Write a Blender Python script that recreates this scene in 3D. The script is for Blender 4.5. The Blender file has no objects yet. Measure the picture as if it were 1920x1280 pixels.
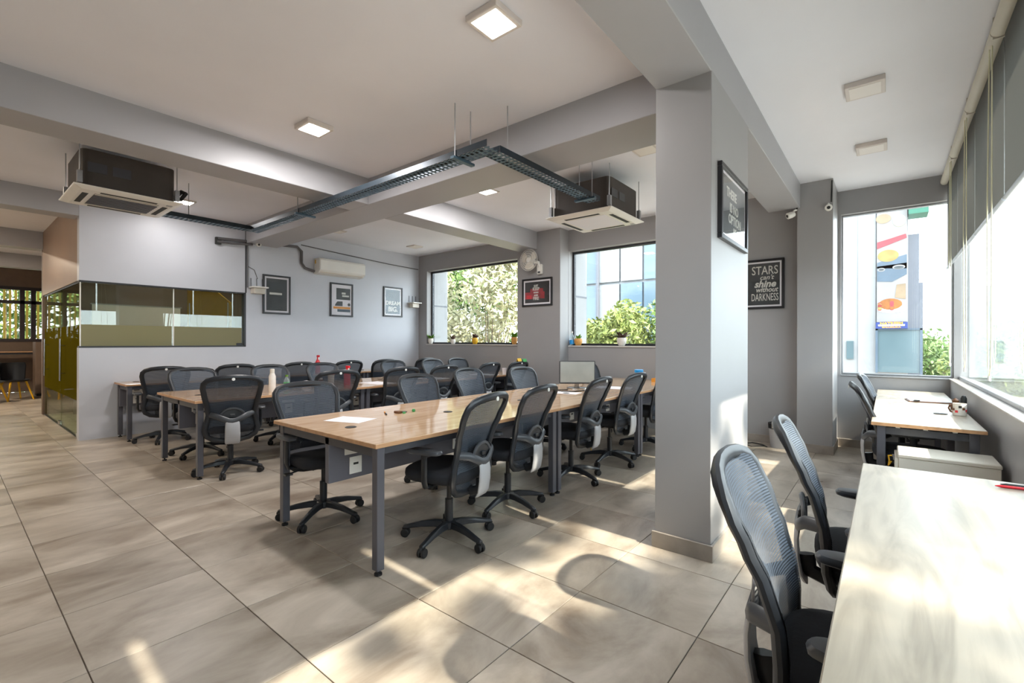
import bpy, bmesh, math, random
from mathutils import Vector, Matrix
random.seed(7)
PI = math.pi
SC = bpy.context.scene
COL = SC.collection

# ------------------------------------------------------------------ camera
FPX, YAW, CAMH, ROLL = 868.3, 0.6805, 1.316, 0.0023
_R0 = Vector((math.cos(YAW), math.sin(YAW), 0)); _F = Vector((-math.sin(YAW), math.cos(YAW), 0)); _U0 = Vector((0, 0, 1))
_R = _R0 * math.cos(ROLL) + _U0 * math.sin(ROLL); _U = _U0 * math.cos(ROLL) - _R0 * math.sin(ROLL)
cam = bpy.data.cameras.new('camera'); cam.sensor_width = 36; cam.lens = FPX / 1920 * 36; cam.clip_start = 0.03; cam.clip_end = 400
camo = bpy.data.objects.new('camera', cam); COL.objects.link(camo)
camo.matrix_world = Matrix(((_R.x, _U.x, -_F.x, 0), (_R.y, _U.y, -_F.y, 0), (_R.z, _U.z, -_F.z, CAMH), (0, 0, 0, 1)))
SC.camera = camo

def project(p):
    d = Vector(p) - Vector((0, 0, CAMH)); w = d.dot(_F)
    if w < 0.05: return None
    return 960 + FPX * d.dot(_R) / w, 640 - FPX * d.dot(_U) / w, w

# ------------------------------------------------------------------ sky, sun, exposure
world = bpy.data.worlds.new('World'); SC.world = world; world.use_nodes = True
wn = world.node_tree; bg = wn.nodes['Background']
bg.inputs[0].default_value = (0.84, 0.92, 1.0, 1); bg.inputs[1].default_value = 5.0
sun = bpy.data.lights.new('sun', 'SUN'); sun.energy = 11.5; sun.angle = math.radians(0.9); sun.color = (1.0, 0.87, 0.72)
suno = bpy.data.objects.new('sun', sun); COL.objects.link(suno)
SUN_DIR = Vector((-1.0, 0.035, -0.9)).normalized()
suno.rotation_euler = SUN_DIR.to_track_quat('-Z', 'Y').to_euler()
suno.location = (8, 0, 9)
SC.view_settings.view_transform = 'Standard'
SC.view_settings.look = 'None'
SC.view_settings.gamma = 1.0
SC.view_settings.use_curve_mapping = False
SC.view_settings.exposure = 0.70
SC.cycles.max_bounces = 8; SC.cycles.diffuse_bounces = 5; SC.cycles.glossy_bounces = 3; SC.cycles.transparent_max_bounces = 16
SC.cycles.sample_clamp_indirect = 8.0
LAMP_W = 30.0

# ------------------------------------------------------------------ materials
MATS = {}
def srgb(r, g, b):
    f = lambda c: c / 12.92 if c <= 0.04045 else ((c + 0.055) / 1.055) ** 2.4
    return (f(r / 255), f(g / 255), f(b / 255), 1)
def dim(c, k): return tuple(x * k for x in c[:3]) + (1,)
def mat(name, col, rough=0.5, metal=0.0, var=0.06, scale=6.0, bump=0.0, stretch=(1, 1, 1), spec=0.5, coat=0.0, emit=None, estr=0.0, trans=0.0):
    if name in MATS: return MATS[name]
    m = bpy.data.materials.new(name); m.use_nodes = True; nt = m.node_tree; N = nt.nodes; L = nt.links
    b = N['Principled BSDF']
    b.inputs['Roughness'].default_value = rough; b.inputs['Metallic'].default_value = metal
    b.inputs['Specular IOR Level'].default_value = spec; b.inputs['Coat Weight'].default_value = coat
    b.inputs['Coat Roughness'].default_value = 0.05
    geo = N.new('ShaderNodeNewGeometry'); mp = N.new('ShaderNodeMapping'); mp.inputs['Scale'].default_value = stretch
    L.new(geo.outputs['Position'], mp.inputs['Vector'])
    no = N.new('ShaderNodeTexNoise'); no.inputs['Scale'].default_value = scale; no.inputs['Detail'].default_value = 4
    L.new(mp.outputs[0], no.inputs['Vector'])
    rp = N.new('ShaderNodeValToRGB')
    rp.color_ramp.elements[0].position = 0.3; rp.color_ramp.elements[1].position = 0.7
    rp.color_ramp.elements[0].color = tuple(c * (1 - var) for c in col[:3]) + (1,)
    rp.color_ramp.elements[1].color = tuple(min(1, c * (1 + var)) for c in col[:3]) + (1,)
    L.new(no.outputs['Fac'], rp.inputs[0]); L.new(rp.outputs[0], b.inputs['Base Color'])
    if bump:
        bp = N.new('ShaderNodeBump'); bp.inputs['Strength'].default_value = bump; bp.inputs['Distance'].default_value = 0.01
        L.new(no.outputs['Fac'], bp.inputs['Height']); L.new(bp.outputs[0], b.inputs['Normal'])
    if emit:
        b.inputs['Emission Color'].default_value = emit; b.inputs['Emission Strength'].default_value = estr
    MATS[name] = m; return m

def glass_mat(name, tint=(0.97, 0.99, 0.98, 1), refl=1.0, milky=0.0, milk=(0.9, 0.95, 0.9, 1), ior=1.5):
    m = bpy.data.materials.new(name); m.use_nodes = True; nt = m.node_tree; N = nt.nodes; L = nt.links
    N.remove(N['Principled BSDF']); out = N['Material Output']
    tr = N.new('ShaderNodeBsdfTransparent'); tr.inputs[0].default_value = tint
    gl = N.new('ShaderNodeBsdfGlossy'); gl.inputs['Roughness'].default_value = 0.0; gl.inputs[0].default_value = (1, 1, 1, 1)
    # reflectance of a thin pane (Schlick), the same from both sides
    ge = N.new('ShaderNodeNewGeometry'); dt = N.new('ShaderNodeVectorMath'); dt.operation = 'DOT_PRODUCT'
    L.new(ge.outputs['Incoming'], dt.inputs[0]); L.new(ge.outputs['Normal'], dt.inputs[1])
    def mth(op, a, bval=None, rev=False):
        n = N.new('ShaderNodeMath'); n.operation = op
        L.new(a, n.inputs[1 if rev else 0])
        if bval is not None: n.inputs[0 if rev else 1].default_value = bval
        return n.outputs[0]
    ab = mth('ABSOLUTE', dt.outputs['Value']); om = mth('SUBTRACT', ab, 1.0, True); pw = mth('POWER', om, 5.0)
    fr = mth('ADD', mth('MULTIPLY', pw, 0.96), 0.04); fm = mth('MINIMUM', mth('MULTIPLY', fr, refl), 1.0)
    mx = N.new('ShaderNodeMixShader')
    L.new(fm, mx.inputs[0]); L.new(tr.outputs[0], mx.inputs[1]); L.new(gl.outputs[0], mx.inputs[2])
    last = mx
    if milky:
        df = N.new('ShaderNodeBsdfDiffuse'); df.inputs[0].default_value = milk
        tl = N.new('ShaderNodeBsdfTranslucent'); tl.inputs[0].default_value = milk
        ad = N.new('ShaderNodeMixShader'); ad.inputs[0].default_value = 0.5
        L.new(df.outputs[0], ad.inputs[1]); L.new(tl.outputs[0], ad.inputs[2])
        m2 = N.new('ShaderNodeMixShader'); m2.inputs[0].default_value = milky
        L.new(mx.outputs[0], m2.inputs[1]); L.new(ad.outputs[0], m2.inputs[2]); last = m2
    L.new(last.outputs[0], out.inputs[0]); MATS[name] = m; return m

def mesh_fabric(name, col, period, open_):
    m = bpy.data.materials.new(name); m.use_nodes = True; nt = m.node_tree; N = nt.nodes; L = nt.links
    b = N['Principled BSDF']; b.inputs['Base Color'].default_value = col; b.inputs['Roughness'].default_value = 0.55
    out = N['Material Output']
    tc = N.new('ShaderNodeTexCoord'); wv = N.new('ShaderNodeTexWave'); wv.wave_type = 'BANDS'; wv.bands_direction = 'Z'
    wv.inputs['Scale'].default_value = 0.314 / period; L.new(tc.outputs['Object'], wv.inputs['Vector'])
    mr = N.new('ShaderNodeMapRange'); mr.inputs['From Min'].default_value = 0.0; mr.inputs['From Max'].default_value = 1.0
    mr.inputs['To Min'].default_value = 1.0 - open_ * 1.7; mr.inputs['To Max'].default_value = 1.0
    L.new(wv.outputs['Fac'], mr.inputs['Value'])
    cr = N.new('ShaderNodeValToRGB'); cr.color_ramp.elements[0].color = tuple(c * 0.45 for c in col[:3]) + (1,); cr.color_ramp.elements[1].color = tuple(c * 1.7 for c in col[:3]) + (1,)
    L.new(wv.outputs['Fac'], cr.inputs[0]); L.new(cr.outputs[0], b.inputs['Base Color'])
    tr = N.new('ShaderNodeBsdfTransparent'); mx = N.new('ShaderNodeMixShader')
    L.new(mr.outputs[0], mx.inputs[0]); L.new(tr.outputs[0], mx.inputs[1]); L.new(b.outputs[0], mx.inputs[2]); L.new(mx.outputs[0], out.inputs[0])
    MATS[name] = m; return m

def wood_mat(name, c1, c2, rough):
    m = bpy.data.materials.new(name); m.use_nodes = True; nt = m.node_tree; N = nt.nodes; L = nt.links
    b = N['Principled BSDF']; b.inputs['Roughness'].default_value = rough; b.inputs['Specular IOR Level'].default_value = 0.55
    geo = N.new('ShaderNodeNewGeometry'); mp = N.new('ShaderNodeMapping'); mp.inputs['Scale'].default_value = (9, 1.0, 9)
    L.new(geo.outputs['Position'], mp.inputs['Vector'])
    n1 = N.new('ShaderNodeTexNoise'); n1.inputs['Scale'].default_value = 1.6; n1.inputs['Detail'].default_value = 8; n1.inputs['Distortion'].default_value = 1.2
    L.new(mp.outputs[0], n1.inputs['Vector'])
    rp = N.new('ShaderNodeValToRGB'); e = rp.color_ramp.elements
    e[0].position = 0.32; e[0].color = c2; e[1].position = 0.62; e[1].color = c1
    L.new(n1.outputs['Fac'], rp.inputs[0]); L.new(rp.outputs[0], b.inputs['Base Color'])
    bp = N.new('ShaderNodeBump'); bp.inputs['Strength'].default_value = 0.03; bp.inputs['Distance'].default_value = 0.002
    L.new(n1.outputs['Fac'], bp.inputs['Height']); L.new(bp.outputs[0], b.inputs['Normal'])
    MATS[name] = m; return m

def tile_mat(name, c1, c2, c3, grout=False):
    m = bpy.data.materials.new(name); m.use_nodes = True; nt = m.node_tree; N = nt.nodes; L = nt.links
    b = N['Principled BSDF']; b.inputs['Specular IOR Level'].default_value = 0.5
    geo = N.new('ShaderNodeNewGeometry'); oi = N.new('ShaderNodeObjectInfo')
    mp = N.new('ShaderNodeMapping'); mp.inputs['Scale'].default_value = (2.4, 1.2, 1)
    cb = N.new('ShaderNodeCombineXYZ'); ml = N.new('ShaderNodeMath'); ml.operation = 'MULTIPLY'; ml.inputs[1].default_value = 37.0
    L.new(oi.outputs['Random'], ml.inputs[0]); L.new(ml.outputs[0], cb.inputs[0]); L.new(ml.outputs[0], cb.inputs[1])
    ad = N.new('ShaderNodeVectorMath'); L.new(geo.outputs['Position'], ad.inputs[0]); L.new(cb.outputs[0], ad.inputs[1])
    L.new(ad.outputs[0], mp.inputs['Vector'])
    n1 = N.new('ShaderNodeTexNoise'); n1.inputs['Scale'].default_value = 1.3; n1.inputs['Detail'].default_value = 9; n1.inputs['Roughness'].default_value = 0.62; n1.inputs['Distortion'].default_value = 0.5
    L.new(mp.outputs[0], n1.inputs['Vector'])
    rp = N.new('ShaderNodeValToRGB'); e = rp.color_ramp.elements
    e[0].position = 0.3; e[0].color = c3; e[1].position = 0.7; e[1].color = c1
    k = e.new(0.5); k.color = c2
    L.new(n1.outputs['Fac'], rp.inputs[0])
    hs = N.new('ShaderNodeHueSaturation'); mr = N.new('ShaderNodeMapRange'); mr.inputs['To Min'].default_value = 0.88; mr.inputs['To Max'].default_value = 1.1
    L.new(oi.outputs['Random'], mr.inputs['Value']); L.new(mr.outputs[0], hs.inputs['Value']); L.new(rp.outputs[0], hs.inputs['Color'])
    last = hs.outputs[0]
    if grout:
        bk = N.new('ShaderNodeTexBrick'); bk.offset = 0.0; bk.inputs['Scale'].default_value = 1.0; bk.inputs['Mortar Size'].default_value = 0.004
        bk.inputs['Brick Width'].default_value = TPX; bk.inputs['Row Height'].default_value = TPY; bk.inputs['Mortar'].default_value = srgb(92, 80, 70)
        mp2 = N.new('ShaderNodeMapping'); mp2.inputs['Location'].default_value = (-TX0 + 60 * TPX, -TY0 + 60 * TPY, 0)
        L.new(geo.outputs['Position'], mp2.inputs['Vector']); L.new(mp2.outputs[0], bk.inputs['Vector'])
        L.new(last, bk.inputs['Color1']); L.new(last, bk.inputs['Color2']); last = bk.outputs['Color']
    L.new(last, b.inputs['Base Color'])
    r2 = N.new('ShaderNodeMapRange'); r2.inputs['To Min'].default_value = 0.22; r2.inputs['To Max'].default_value = 0.42
    L.new(n1.outputs['Fac'], r2.inputs['Value']); L.new(r2.outputs[0], b.inputs['Roughness'])
    bp = N.new('ShaderNodeBump'); bp.inputs['Strength'].default_value = 0.05; bp.inputs['Distance'].default_value = 0.004
    L.new(n1.outputs['Fac'], bp.inputs['Height']); L.new(bp.outputs[0], b.inputs['Normal'])
    MATS[name] = m; return m

TX0, TPX, TY0, TPY = -1.257, 0.602, 0.3725, 0.5844
mat('wall_lifted', srgb(196, 199, 207), 0.42, var=0.03, scale=1.6, bump=0.02)  # wall colour lifted in place of light reaching the left wall
mat('wall_beam', srgb(170, 170, 174), 0.45, var=0.03, scale=1.6, bump=0.02)
mat('wall_dimmed', srgb(154, 153, 154), 0.42, var=0.03, scale=1.6, bump=0.02)  # wall colour dimmed in place of shade on pillar, piers and back wall
mat('wall_light', srgb(196, 193, 190), 0.45, var=0.03, scale=1.6, bump=0.02)
mat('ceiling_paint', srgb(236, 237, 244), 0.6, var=0.035, scale=0.9, bump=0.03)
mat('skirting', srgb(150, 142, 134), 0.3, var=0.15, scale=9)
mat('grout', srgb(92, 80, 70), 0.8, var=0.1)
tile_mat('tile', srgb(188, 178, 165), srgb(162, 152, 139), srgb(124, 111, 98))
tile_mat('tile_far', srgb(188, 178, 165), srgb(162, 152, 139), srgb(124, 111, 98), True)
wood_mat('oak', srgb(212, 182, 150), srgb(190, 156, 122), 0.07)
wood_mat('oak_edge', srgb(196, 152, 112), srgb(176, 134, 96), 0.4)
wood_mat('oak_pale', srgb(180, 169, 152), srgb(144, 134, 119), 0.3)
mat('steel_grey', srgb(86, 86, 93), 0.38, 0.1, var=0.04)
mat('steel_dark', srgb(66, 67, 72), 0.4, 0.1, var=0.05)
mat('panel_grey', srgb(98, 98, 107), 0.45, var=0.04)
mat('black_plastic', srgb(36, 39, 44), 0.36, var=0.06)
mat('grey_plastic', srgb(68, 71, 76), 0.36, var=0.05)
mat('black_cloth', srgb(36, 38, 44), 0.85, var=0.1, scale=60, bump=0.1)
mat('rubber', srgb(30, 30, 32), 0.6)
mat('spine_silver', srgb(176, 177, 180), 0.4, 0.1, var=0.04)
mat('chrome', srgb(200, 200, 200), 0.15, 1.0, var=0.02)
mat('white_plastic', srgb(234, 233, 228), 0.35, var=0.02)
mat('offwhite', srgb(214, 208, 196), 0.4, var=0.03)
mat('white_lamp_body', srgb(214, 206, 200), 0.5, var=0.02)
mat('ac_dark', srgb(64, 58, 54), 0.55, 0.1, var=0.12)
mat('slot_dark', srgb(40, 42, 42), 0.6)
mat('black_foam', srgb(28, 28, 30), 0.9)
mat('frame_black', srgb(34, 34, 38), 0.35, var=0.05)
mat('alu_dark', srgb(58, 60, 64), 0.35, 0.4, var=0.05)
mat('alu', srgb(170, 172, 176), 0.35, 0.6, var=0.04)
mat('galv', srgb(84, 108, 124), 0.36, 0.5, var=0.15, scale=14)
mat('galv_dark', srgb(42, 52, 60), 0.4, 0.5, var=0.15, scale=14)
mat('cable_grey', srgb(96, 94, 96), 0.6)
mat('paper', srgb(236, 234, 240), 0.7, var=0.01)
mat('roller_cream', srgb(206, 200, 186), 0.5, var=0.03)
mat('cord_cream', srgb(232, 228, 196), 0.5)
mat('leaf_green', srgb(104, 150, 46), 0.5, var=0.35, scale=30)
mat('leaf_purple', srgb(96, 74, 66), 0.5, var=0.3, scale=30)
mat('pot_white', srgb(226, 220, 212), 0.35, var=0.05, scale=30)
mat('pot_yellow', srgb(222, 170, 40), 0.35, var=0.1, scale=30)
mat('pot_tan', srgb(206, 150, 80), 0.5, var=0.1, scale=30)
mat('red_gloss', srgb(214, 28, 44), 0.3)
mat('blue_gloss', srgb(40, 150, 220), 0.3)
mat('yellow_paint', srgb(226, 176, 30), 0.45)
mat('green_gloss', srgb(70, 160, 90), 0.35)
mat('orange', srgb(226, 150, 50), 0.4)
mat('brown', srgb(110, 70, 40), 0.5)
mat('screen', srgb(176, 182, 178), 0.18, var=0.08, scale=5)
mat('ink_white', srgb(214, 214, 208), 0.6)
mat('art_slate', srgb(62, 68, 72), 0.5, var=0.2, scale=8)
mat('art_stars', srgb(58, 62, 66), 0.6, var=0.1, scale=12)
mat('art_blue', srgb(72, 92, 106), 0.5, var=0.3, scale=7)
mat('art_red', srgb(150, 34, 44), 0.5, var=0.5, scale=9)
mat('art_black', srgb(38, 36, 38), 0.5, var=0.2, scale=9)
mat('warm_wall', srgb(150, 124, 102), 0.35, var=0.08, scale=1.5)
mat('dark_wall', srgb(112, 94, 80), 0.5, var=0.08)
mat('dark_iron', srgb(52, 44, 48), 0.5)
mat('bark', srgb(110, 96, 80), 0.9, var=0.25, scale=12, bump=0.4)
mat('foliage_olive', srgb(170, 168, 136), 0.6, var=0.4, scale=3)
mat('foliage_bright', srgb(112, 124, 62), 0.6, var=0.35, scale=3)
mat('foliage_deep', srgb(98, 124, 66), 0.6, var=0.35, scale=3)
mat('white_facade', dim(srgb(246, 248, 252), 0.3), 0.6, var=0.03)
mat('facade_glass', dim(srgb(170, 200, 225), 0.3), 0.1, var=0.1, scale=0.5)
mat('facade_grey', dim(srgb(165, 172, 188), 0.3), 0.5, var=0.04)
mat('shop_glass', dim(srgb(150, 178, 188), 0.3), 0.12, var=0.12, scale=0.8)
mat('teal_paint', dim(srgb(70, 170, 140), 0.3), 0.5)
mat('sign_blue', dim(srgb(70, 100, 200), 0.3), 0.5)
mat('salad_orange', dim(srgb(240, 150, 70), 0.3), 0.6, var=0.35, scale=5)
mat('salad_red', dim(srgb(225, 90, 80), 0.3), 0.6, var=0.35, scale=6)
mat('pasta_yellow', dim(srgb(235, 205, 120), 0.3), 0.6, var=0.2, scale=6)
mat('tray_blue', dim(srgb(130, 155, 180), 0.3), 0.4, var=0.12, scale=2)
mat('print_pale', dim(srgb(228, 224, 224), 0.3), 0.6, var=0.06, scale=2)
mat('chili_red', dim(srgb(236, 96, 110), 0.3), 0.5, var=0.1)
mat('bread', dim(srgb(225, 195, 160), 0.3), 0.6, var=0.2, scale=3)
mat('street', srgb(150, 146, 140), 0.9, var=0.1, scale=0.5)
mat('film_white', srgb(204, 202, 180), 0.5, var=0.03)
glass_mat('glass', (0.96, 0.985, 0.975, 1))
glass_mat('glass_partition', (0.82, 0.88, 0.80, 1), refl=1.6)
glass_mat('glass_front', (0.90, 0.93, 0.925, 1), refl=1.0, milky=0.04, milk=(0.85, 0.93, 0.95, 1))
glass_mat('glass_door', (0.82, 0.88, 0.76, 1), refl=0.45)
glass_mat('glass_poster', (0.98, 0.98, 0.98, 1), refl=0.6)
glass_mat('film_frost', (0.8, 0.8, 0.7, 1), refl=0.3, milky=0.92, milk=srgb(178, 174, 140))
glass_mat('film_olive', (0.6, 0.55, 0.1, 1), refl=0.35, milky=0.86, milk=srgb(112, 102, 20))
glass_mat('bottle_clear', (0.85, 0.93, 0.97, 1), refl=1.0, milky=0.15)
glass_mat('blind_cloth', (0, 0, 0, 1), refl=0.0, milky=0.995, milk=srgb(142, 142, 140))
glass_mat('slat_bamboo', (0, 0, 0, 1), refl=0.0, milky=0.995, milk=srgb(205, 188, 122))
mesh_fabric('chair_mesh', srgb(56, 64, 75), 0.008, 0.17)

def lamp_mat(name, col, strength):
    m = bpy.data.materials.new(name); m.use_nodes = True; b = m.node_tree.nodes['Principled BSDF']
    b.inputs['Base Color'].default_value = (0.9, 0.9, 0.88, 1); b.inputs['Emission Color'].default_value = col; b.inputs['Emission Strength'].default_value = strength
    MATS[name] = m
lamp_mat('lamp_on', (1.0, 0.94, 0.86, 1), 10.0)
mat('lamp_off', srgb(232, 226, 220), 0.4, var=0.01)

# ------------------------------------------------------------------ mesh helpers
class MB:
    def __init__(s): s.v = []; s.f = []
    def add(s, vs, fs):
        o = len(s.v); s.v += [tuple(p) for p in vs]; s.f += [tuple(i + o for i in f) for f in fs]; return s
    def box(s, x0, x1, y0, y1, z0, z1, M=None):
        vs = [Vector(p) for p in ((x0, y0, z0), (x1, y0, z0), (x1, y1, z0), (x0, y1, z0), (x0, y0, z1), (x1, y0, z1), (x1, y1, z1), (x0, y1, z1))]
        if M: vs = [M @ p for p in vs]
        return s.add(vs, ((0, 3, 2, 1), (4, 5, 6, 7), (0, 1, 5, 4), (1, 2, 6, 5), (2, 3, 7, 6), (3, 0, 4, 7)))
    def rings(s, rs, closed=False, cap=True):
        n = len(rs[0]); vs = [p for r in rs for p in r]; fs = []
        m = len(rs)
        for a in range(m if closed else m - 1):
            b = (a + 1) % m
            for i in range(n):
                j = (i + 1) % n; fs.append((a * n + i, a * n + j, b * n + j, b * n + i))
        if cap and not closed:
            fs.append(tuple(range(n - 1, -1, -1))); fs.append(tuple((m - 1) * n + i for i in range(n)))
        return s.add(vs, fs)
    def tube(s, pts, r, n=8, closed=False, ry=None, axis=None):
        pts = [Vector(p) for p in pts]; rs = []; m = len(pts)
        r_ = r if isinstance(r, (list, tuple)) else [r] * m
        ry_ = ry if isinstance(ry, (list, tuple)) else ([ry] * m if ry else r_)
        prev = None
        for i in range(m):
            a = pts[(i - 1) % m] if (closed or i > 0) else pts[i]; b = pts[(i + 1) % m] if (closed or i < m - 1) else pts[i]
            t = (b - a).normalized()
            if axis is not None: u = Vector(axis)
            elif prev is not None: u = prev
            else: u = Vector((0, 0, 1)) if abs(t.z) < 0.9 else Vector((1, 0, 0))
            u = (u - t * u.dot(t)); u = u.normalized() if u.length > 1e-6 else t.orthogonal().normalized()
            prev = u; w = t.cross(u)
            rs.append([pts[i] + u * (r_[i] * math.cos(2 * PI * k / n)) + w * (ry_[i] * math.sin(2 * PI * k / n)) for k in range(n)])
        return s.rings(rs, closed)
    def lathe(s, prof, n=20, c=(0, 0, 0), axis='Z'):
        rs = []
        for r, h in prof:
            ring = []
            for k in range(n):
                a = 2 * PI * k / n; x, y = r * math.cos(a), r * math.sin(a)
                p = (x, y, h) if axis == 'Z' else ((h, x, y) if axis == 'X' else (y, h, x))
                ring.append((c[0] + p[0], c[1] + p[1], c[2] + p[2]))
            rs.append(ring)
        return s.rings(rs)
    def cyl(s, c, r, h0, h1, n=16, axis='Z'): return s.lathe([(r, h0), (r, h1)], n, c, axis)
    def rrect(s, cx, cy, w, d, levels, e=4.0, n=28):
        rs = []
        for z, sc in levels:
            ring = []
            for k in range(n):
                a = 2 * PI * k / n; ca, sa = math.cos(a), math.sin(a)
                ring.append((cx + w / 2 * sc * math.copysign(abs(ca) ** (2 / e), ca), cy + d / 2 * sc * math.copysign(abs(sa) ** (2 / e), sa), z))
            rs.append(ring)
        return s.rings(rs)
    def mesh(s, name, bevel=0.0, smooth=False, seg=1):
        me = bpy.data.meshes.new(name); me.from_pydata(s.v, [], s.f); 
        bm = bmesh.new(); bm.from_mesh(me)
        bmesh.ops.recalc_face_normals(bm, faces=bm.faces)
        if bevel: bmesh.ops.bevel(bm, geom=[e for e in bm.edges if len(e.link_faces) == 2 and e.calc_face_angle(0) > 0.6], offset=bevel, segments=seg, affect='EDGES', clamp_overlap=True)
        bm.to_mesh(me); bm.free()
        if smooth:
            for p in me.polygons: p.use_smooth = True
            try: me.set_sharp_from_angle(angle=math.radians(40))
            except Exception: pass
        return me
    def build(s, name, m, parent=None, bevel=0.0, smooth=False, seg=1, label=None):
        return put(name, s.mesh(name, bevel, smooth, seg), m, parent, label)

def put(name, me, m, parent=None, label=None):
    o = bpy.data.objects.new(name, me); COL.objects.link(o)
    if m is not None and not me.materials: me.materials.append(MATS[m])
    if parent: o.parent = parent
    if label: o['label'] = label
    return o
def tag(o, label, cat, group=None):
    o['label'] = label; o['category'] = cat
    if group: o['group'] = group
    return o
def thing(name, label, cat, loc=(0, 0, 0), rz=0.0, group=None):
    o = bpy.data.objects.new(name, None); COL.objects.link(o); o.location = loc; o.rotation_euler = (0, 0, rz)
    o.empty_display_size = 0.1
    return tag(o, label, cat, group)
def structure(o, label=None):
    o['kind'] = 'structure'
    if label: o['label'] = label
    return o
def sempty(name, label, loc=(0, 0, 0)):
    o = bpy.data.objects.new(name, None); COL.objects.link(o); o.location = loc; return structure(o, label)
def dup(root, loc, rz, label, group=None):
    r = root.copy(); COL.objects.link(r); r.location = loc; r.rotation_euler = (0, 0, rz); r['label'] = label
    if group: r['group'] = group
    for ch in list(root.children):
        c = ch.copy(); COL.objects.link(c); c.parent = r
        for g in list(ch.children):
            d = g.copy(); COL.objects.link(d); d.parent = c
    return r
def B(x0, x1, y0, y1, z0, z1): return MB().box(x0, x1, y0, y1, z0, z1)
def text_mesh(name, s, size, m, parent, loc, bold=0.0, sx=1.0, rot=None, shear=0.0):
    """lettering standing in the local x-z plane, centred on loc, facing local -y"""
    cu = bpy.data.curves.new(name, 'FONT'); cu.body = s; cu.size = size; cu.align_x = 'CENTER'; cu.align_y = 'CENTER'; cu.extrude = 0.0006; cu.offset = bold; cu.resolution_u = 3; cu.shear = shear
    tmp = bpy.data.objects.new(name, cu); COL.objects.link(tmp)
    bpy.context.view_layer.update()
    me = bpy.data.meshes.new_from_object(tmp.evaluated_get(bpy.context.evaluated_depsgraph_get()))
    bpy.data.objects.remove(tmp); bpy.data.curves.remove(cu)
    me.name = name; me.materials.clear()
    o = put(name, me, m, parent); o.location = loc; o.rotation_euler = rot or (PI / 2, 0, 0); o.scale = (sx, 1, 1)
    return o
def wall_x(name, X0, X1, y0, y1, z0, z1, holes, m, parent=None):
    """wall slab normal to X between X0..X1, with rectangular holes (ya, yb, za, zb)"""
    return _wall(name, holes, (y0, y1, z0, z1), lambda a, b, c, d: (X0, X1, a, b, c, d), m, parent)
def wall_y(name, Y0, Y1, x0, x1, z0, z1, holes, m, parent=None):
    return _wall(name, holes, (x0, x1, z0, z1), lambda a, b, c, d: (a, b, Y0, Y1, c, d), m, parent)
def _wall(name, holes, ext, f, m, parent):
    us = sorted(set([ext[0], ext[1]] + [h for q in holes for h in q[:2]])); mb = MB()
    for a, b in zip(us, us[1:]):
        segs = [(ext[2], ext[3])]
        for h in holes:
            if h[0] <= a + 1e-6 and h[1] >= b - 1e-6:
                segs = [s2 for s1 in segs for s2 in ((s1[0], min(s1[1], h[2])), (max(s1[0], h[3]), s1[1])) if s2[1] - s2[0] > 1e-6]
        for c, d in segs: mb.box(*f(a, b, c, d))
    return mb.build(name, m, parent)

# ------------------------------------------------------------------ room shell
XL, YB, YW, XR, ZC, ZB = -8.23, 6.81, 7.20, 0.56, 3.23, 2.925
GY0 = -0.55                    # long glass front begins; unseen wall behind it closed to darken the pillar
PY = 1.146                     # face of the glass cabin towards the corridor
XE, YE = -17.2, -2.6           # end of the floor to the side and behind
floor = structure(B(XE, XR + 0.2, YE, YW + 0.2, -0.12, -0.006).build('floor', 'tile_far'), 'tan stone tile floor')
tme = MB().box(-TPX / 2 + 0.0022, TPX / 2 - 0.0022, -TPY / 2 + 0.0022, TPY / 2 - 0.0022, -0.006, 0.0).mesh('floor_tile', 0.0012)
cand = []
for i in range(-28, 4):
    for j in range(-8, 13):
        x = TX0 + (i + 0.5) * TPX; y = TY0 + (j + 0.5) * TPY
        if x < XL and y > PY - 0.2: continue
        if x - TPX / 2 > XR or y > YW or (y > YB and x < -0.5): continue
        pv = [project((x + dx, y + dy, 0)) for dx in (-.3, .3) for dy in (-.3, .3)]
        if any(p is None for p in pv): continue
        if max(p[0] for p in pv) < 0 or min(p[0] for p in pv) > 1920 or min(p[1] for p in pv) > 1280: continue
        cand.append((pv[0][2], x, y))
cand.sort()
for d, x, y in cand[:300]:
    put('floor_tile', tme, 'tile', floor).location = (x, y, 0)
ceiling = structure(B(XE, XR + 0.2, YE, YW + 0.2, ZC, ZC + 0.2).build('ceiling', 'ceiling_paint'), 'off-white plastered ceiling crossed by grey beams')
def beam(x0, x1, y0, y1, z0=ZB): return B(x0, x1, y0, y1, z0, ZC + 0.01).build('beam', 'wall_beam', ceiling, 0.004)
beam(-1.16, -0.818, YE, 6.55, 2.94)
beam(-5.137, -4.746, YE, 3.173); beam(-5.137, -4.746, 3.676, 6.55)
beam(XL, -1.16, 3.173, 3.676, 2.926)
beam(-8.53, -8.23, YE, PY, 2.95); beam(-11.9, -11.6, YE, PY); beam(-15.2, -14.9, YE, 4.2)
wb = wall_y('wall_back', YB, YB + 0.22, XL - 0.2, -0.5, 0, ZC, [(-7.95, -5.20, 1.26, 2.87), (-4.262, -1.75, 1.25, 2.87)], 'wall_dimmed'); structure(wb, 'grey painted wall with two large windows')
structure(B(-5.18, -4.265, 6.55, YB, 0, ZC).build('wall_pier', 'wall_dimmed', None, 0.003), 'grey pier standing between two windows')
structure(B(-0.85, -0.49, 6.55, YW + 0.2, 0, ZC).build('wall_pier', 'wall_dimmed', None, 0.003), 'grey pier beside the corner glazing')
structure(wall_y('wall_corner', YW, YW + 0.2, -0.5, XR + 0.2, 0, ZC, [(-0.455, XR + 0.03, 0.91, 2.935)], 'wall_dimmed'), 'grey wall around the corner window')
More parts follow.
